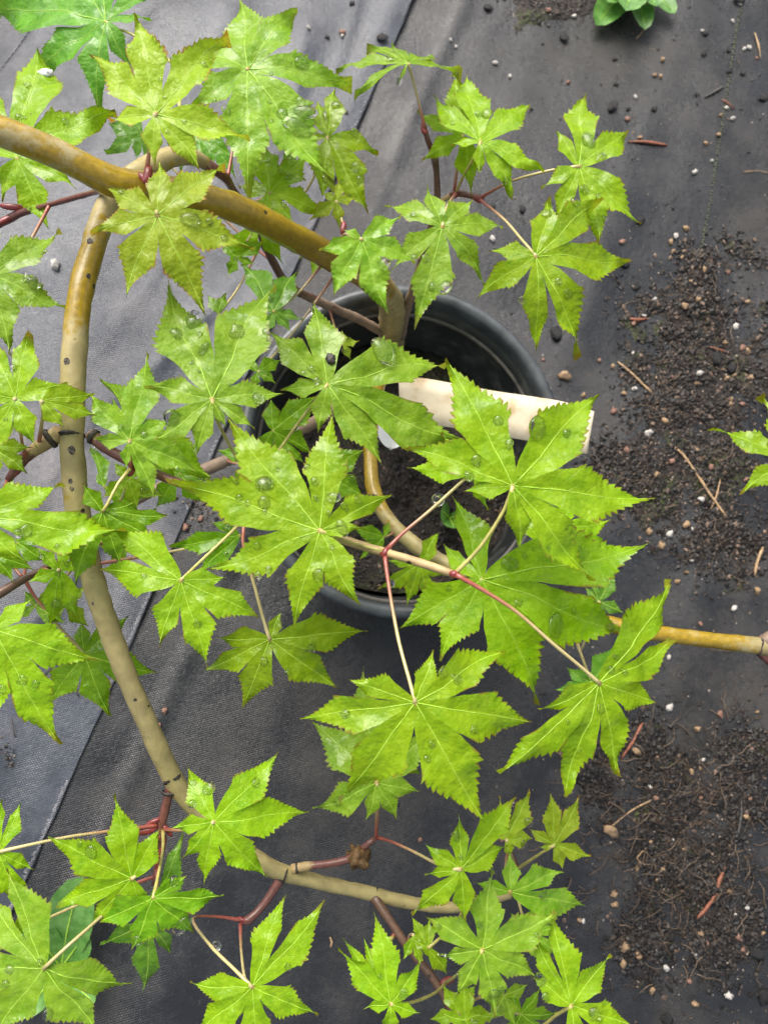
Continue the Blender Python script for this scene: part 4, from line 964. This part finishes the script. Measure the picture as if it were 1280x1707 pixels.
for px, py, r in ((1102, 102, 7), (1090, 127, 6), (1099, 130, 6), (1195, 227, 6), (1064, 232, 6), (1174, 242, 6), (1142, 383, 8), (1116, 405, 7), (1120, 420, 6), (1135, 430, 6), (1172, 450, 8), (1160, 502, 7), (1139, 513, 10), (1246, 503, 7), (1207, 572, 6), (1208, 632, 7), (1247, 632, 7), (1222, 626, 6), (1040, 655, 6), (1022, 610, 6), (1108, 703, 9), (1081, 886, 8), (1101, 909, 9), (1143, 875, 9), (1143, 954, 5), (1128, 970, 6), (1259, 985, 8), (1162, 1216, 7), (1059, 1252, 10), (1240, 1360, 8), (1022, 1490, 8), (1024, 1507, 7), (1038, 1575, 9), (1060, 1590, 8), (1036, 1603, 9), (1085, 1650, 7), (1157, 1673, 7), (1214, 1485, 6), (1168, 1556, 6), (964, 1533, 5), (1062, 1449, 5), (1160, 640, 6), (1245, 585, 6), (1090, 632, 6), (1150, 470, 5)):
    stone('tan', px, py, r*.66)
for px, py, r in ((1045, 200, 8), (912, 23, 9), (1055, 540, 8), (1236, 580, 9), (1234, 675, 8), (1022, 685, 9), (1043, 750, 10), (1118, 770, 8), (1200, 1190, 8), (1072, 1165, 9), (1000, 600, 6), (1240, 800, 7), (1180, 780, 8), (1090, 1330, 8), (1250, 1250, 7), (1228, 1560, 8), (700, 1400, 5), (275, 1185, 7), (265, 1210, 6), (570, 62, 9), (905, 600, 5), (1035, 405, 8), (335, 865, 7), (310, 880, 8), (1165, 1040, 6)):
    stone('pink', px, py, r*.62)
for px, py, r in ((1020, 180, 15), (1088, 184, 9), (1025, 98, 7), (1172, 90, 9), (1174, 58, 10), (1214, 84, 8), (1215, 120, 8), (940, 62, 14), (636, 72, 15), (812, 15, 12), (586, 15, 8), (1025, 142, 7), (1046, 182, 7), (1160, 160, 7), (1237, 122, 9), (870, 350, 10), (925, 557, 18), (1060, 480, 9), (1040, 440, 14), (1190, 600, 16), (1215, 615, 14), (820, 345, 8), (1270, 165, 12), (1230, 2, 18), (1065, 370, 12), (1260, 1590, 16), (1275, 1660, 18), (1110, 1700, 14), (1060, 1620, 12), (660, 1340, 6), (577, 195, 5), (545, 70, 6)):
    stone('black', px, py, r*.62)
for i in range(46):
    x, y, z, k = s_ground(.2)(); v = ROT.transposed() @ (Vector((x, y, z))-CAM); px, py = W0/2+F*v.x/-v.z, H0/2-F*v.y/-v.z
    if 0 < px < 1280 and 0 < py < 1707: stone(random.choice(['tan', 'pink', 'white', 'tan', 'pink']), px, py, random.uniform(2.6, 4.6))
M_NEED = simple('dry_needle_rust', (.24, .085, .045), .55, .4, 300, .4)
M_STRAW = simple('dry_straw', (.36, .24, .13), .6, .35, 300, .4)
M_GREYT = simple('grey_twig', (.07, .065, .06), .7, .35, 300, .5)
def needle(name, pts, wpx, mat, label, cat, lift=.0012):
    c0 = P(*pts[0]); path = catmull([(Vector((P(a, b).x, P(a, b).y, gzs(P(a, b).x, P(a, b).y)+lift+.001*(k % 2))), wpx/F*CAM_H*.36*(1 if 0 < k < len(pts)-1 else .6)) for k, (a, b) in enumerate(pts)], .006)
    V, Fc = tube(path, 7, .6); c0.z = gz(c0.x, c0.y)
    tag(mesh(name, [v-c0 for v in V], Fc, mat, c0), label, cat)
needle('dry_needle', [(1045, 238), (1075, 241), (1110, 244)], 8, M_NEED, 'rusty red flat needle lying level on the cloth right of the top leaf', 'needle')
needle('dry_needle', [(1048, 532), (1063, 534), (1078, 531)], 8, M_NEED, 'short rust brown chip on clear cloth above the pale pebbles', 'needle')
needle('dry_needle', [(1030, 602), (1055, 625), (1070, 640), (1085, 656)], 6, M_STRAW, 'straight pinkish straw stem slanting at the top of the soil patch', 'straw')
needle('dry_twig', [(1115, 742), (1135, 758), (1160, 795), (1182, 830), (1204, 862)], 7, M_STRAW, 'longest curved tan twig lying across the soil patch beside the tag', 'twig')
needle('dry_twig', [(1195, 800), (1190, 825), (1182, 850)], 5, M_STRAW, 'short tan sprig crossing the end of the curved twig', 'twig')
needle('dry_twig', [(1268, 912), (1260, 935), (1255, 960)], 9, M_STRAW, 'stubby tan twig at the right edge above the branch node', 'twig')
needle('dry_needle', [(1070, 1205), (1055, 1232), (1036, 1265)], 8, M_NEED, 'rust red stem poking out below the right-hand leaf', 'stem')
needle('dry_straw', [(1018, 1378), (1055, 1348), (1098, 1325)], 4, M_STRAW, 'thin pale straw running from the big oval pebble into the roots', 'straw')
needle('dry_needle', [(1208, 1440), (1196, 1465), (1188, 1490), (1170, 1520), (1160, 1530)], 8, M_NEED, 'frayed rust red strip of bark in the lower soil patch', 'bark strip')
needle('grey_twig', [(1172, 165), (1190, 155), (1204, 147)], 8, M_GREYT, 'short grey twig lying beside the green stitch line', 'twig')
needle('dry_twig', [(1257, 55), (1262, 75), (1267, 98)], 5, M_STRAW, 'small upright tan twig near the top right corner', 'twig')
needle('dry_straw', [(1237, 288), (1262, 286), (1290, 291)], 3, M_STRAW, 'thin pale straw entering from the right edge in the upper cloth', 'straw')
needle('grey_twig', [(1015, 795), (1000, 775), (985, 745)], 4, M_GREYT, 'thin dark twig beside the right end of the plant tag', 'twig')
needle('dry_straw', [(1228, 1310), (1232, 1350), (1226, 1395)], 5, M_GREYT, 'dark upright stem at the right of the root tangle', 'stem')
needle('dry_needle', [(1180, 578), (1200, 585), (1215, 590)], 4, M_NEED, 'thin red needle among the upper soil crumbs', 'needle')
needle('dry_needle', [(1200, 168), (1210, 175), (1222, 183)], 5, M_NEED, 'tiny red needle lying across the green stitch line', 'needle')
needle('dry_straw', [(1072, 1440), (1060, 1430), (1078, 1412)], 3, M_STRAW, 'tiny bent straw on clear cloth below the oval pebble', 'straw')
needle('dry_twig', [(550, 1562), (553, 1570), (551, 1578)], 6, M_STRAW, 'tiny tan splinter on bare cloth between the bottom leaves', 'splinter')

# ------------------------------------------------------------------ weeds
def weed(name, base, blades, label, stalks=()):
    b = P(*base); b.z = gz(b.x, b.y)+.002
    root = empty(name, b); tag(root, label, 'weed')
    for tx, ty, tz, wid, arch in blades:
        T = P(tx, ty, b.z+tz); d = T-b; L = d.length; s = d.cross(Vector((0, 0, 1))).normalized()
        V, Fc = [], []; N, Mx = 18, 7
        for i in range(N+1):
            t = i/N; w = wid*L*(.16+.84*math.sin(math.pi*min(1, .08+.86*t**1.25))**.8)*(1 if t < .9 else math.sqrt(max(0, 1-((t-.9)/.1)**2))*.9+.1)
            for k in range(Mx):
                u = -1+2*k/(Mx-1); z = arch*L*math.sin(math.pi*t*.85)+.25*w*u*u-.02*L*t*noise.noise(Vector((t*5, u*2, tx)))
                ww = w*(1+.08*noise.noise(Vector((t*14, u, ty)))) if abs(u) == 1 else w
                V.append(d*t+s*ww*u+Vector((0, 0, z)))
        for i in range(N):
            for k in range(Mx-1):
                a = i*Mx+k; Fc.append((a, a+1, a+Mx+1, a+Mx))
        lf = mesh('leaf', V, Fc, M_WEED, (0, 0, 0), root)
        path = [(d*t+Vector((0, 0, arch*L*math.sin(math.pi*t*.85)+.0003)), .0011*(1-.8*t)) for t in [x/10 for x in range(10)]]
        v, f = tube(path, 5, 0, False); mesh('midrib', v, f, M_VEIN, (0, 0, 0), lf)
    for pts in stalks:
        path = catmull([(P(a, c, b.z+zz)-b, .0007) for a, c, zz in pts], .006); v, f = tube(path, 6); mesh('dry_stalk', v, f, M_STRAW, (0, 0, 0), root)
weed('weed_plant', (1052, -28), [(992, 44, .010, .20, .05), (1073, 52, .012, .19, .06), (1124, 24, .012, .20, .06), (1010, 6, .022, .24, .08), (1040, -80, .02, .22, .1), (1092, 14, .026, .22, .1), (1040, 22, .030, .26, .1), (980, -40, .02, .22, .1)], 'low green rosette weed with rounded leaves growing at the top edge', [((1078, -20, .02), (1090, 15, .012), (1080, 40, .006), (1060, 65, .002)), ((1070, -20, .02), (1080, 20, .01), (1074, 45, .004))])
weed('weed_plant', (104, 1612), [(140, 1458, .05, .20, .12), (147, 1552, .03, .26, .12), (50, 1515, .04, .22, .1), (160, 1668, .03, .30, .1), (40, 1690, .03, .25, .1), (20, 1600, .03, .25, .1)], 'broad bladed green weed on the cloth under the bottom left leaves')
weed('seedling', (700, 600), [(684, 590, .012, .45, .2), (716, 588, .012, .45, .2), (706, 612, .010, .45, .2)], 'tiny green seedling sprouting in the pot near the trunk')
weed('seedling', (712, 895), [(730, 893, .02, .35, .2), (700, 885, .02, .4, .2), (718, 910, .02, .4, .2)], 'tiny green seedling sprouting by the lower pot rim')
for o in bpy.data.objects:
    if o.name.startswith('seedling'): o.location.z = SOIL_Z+.006
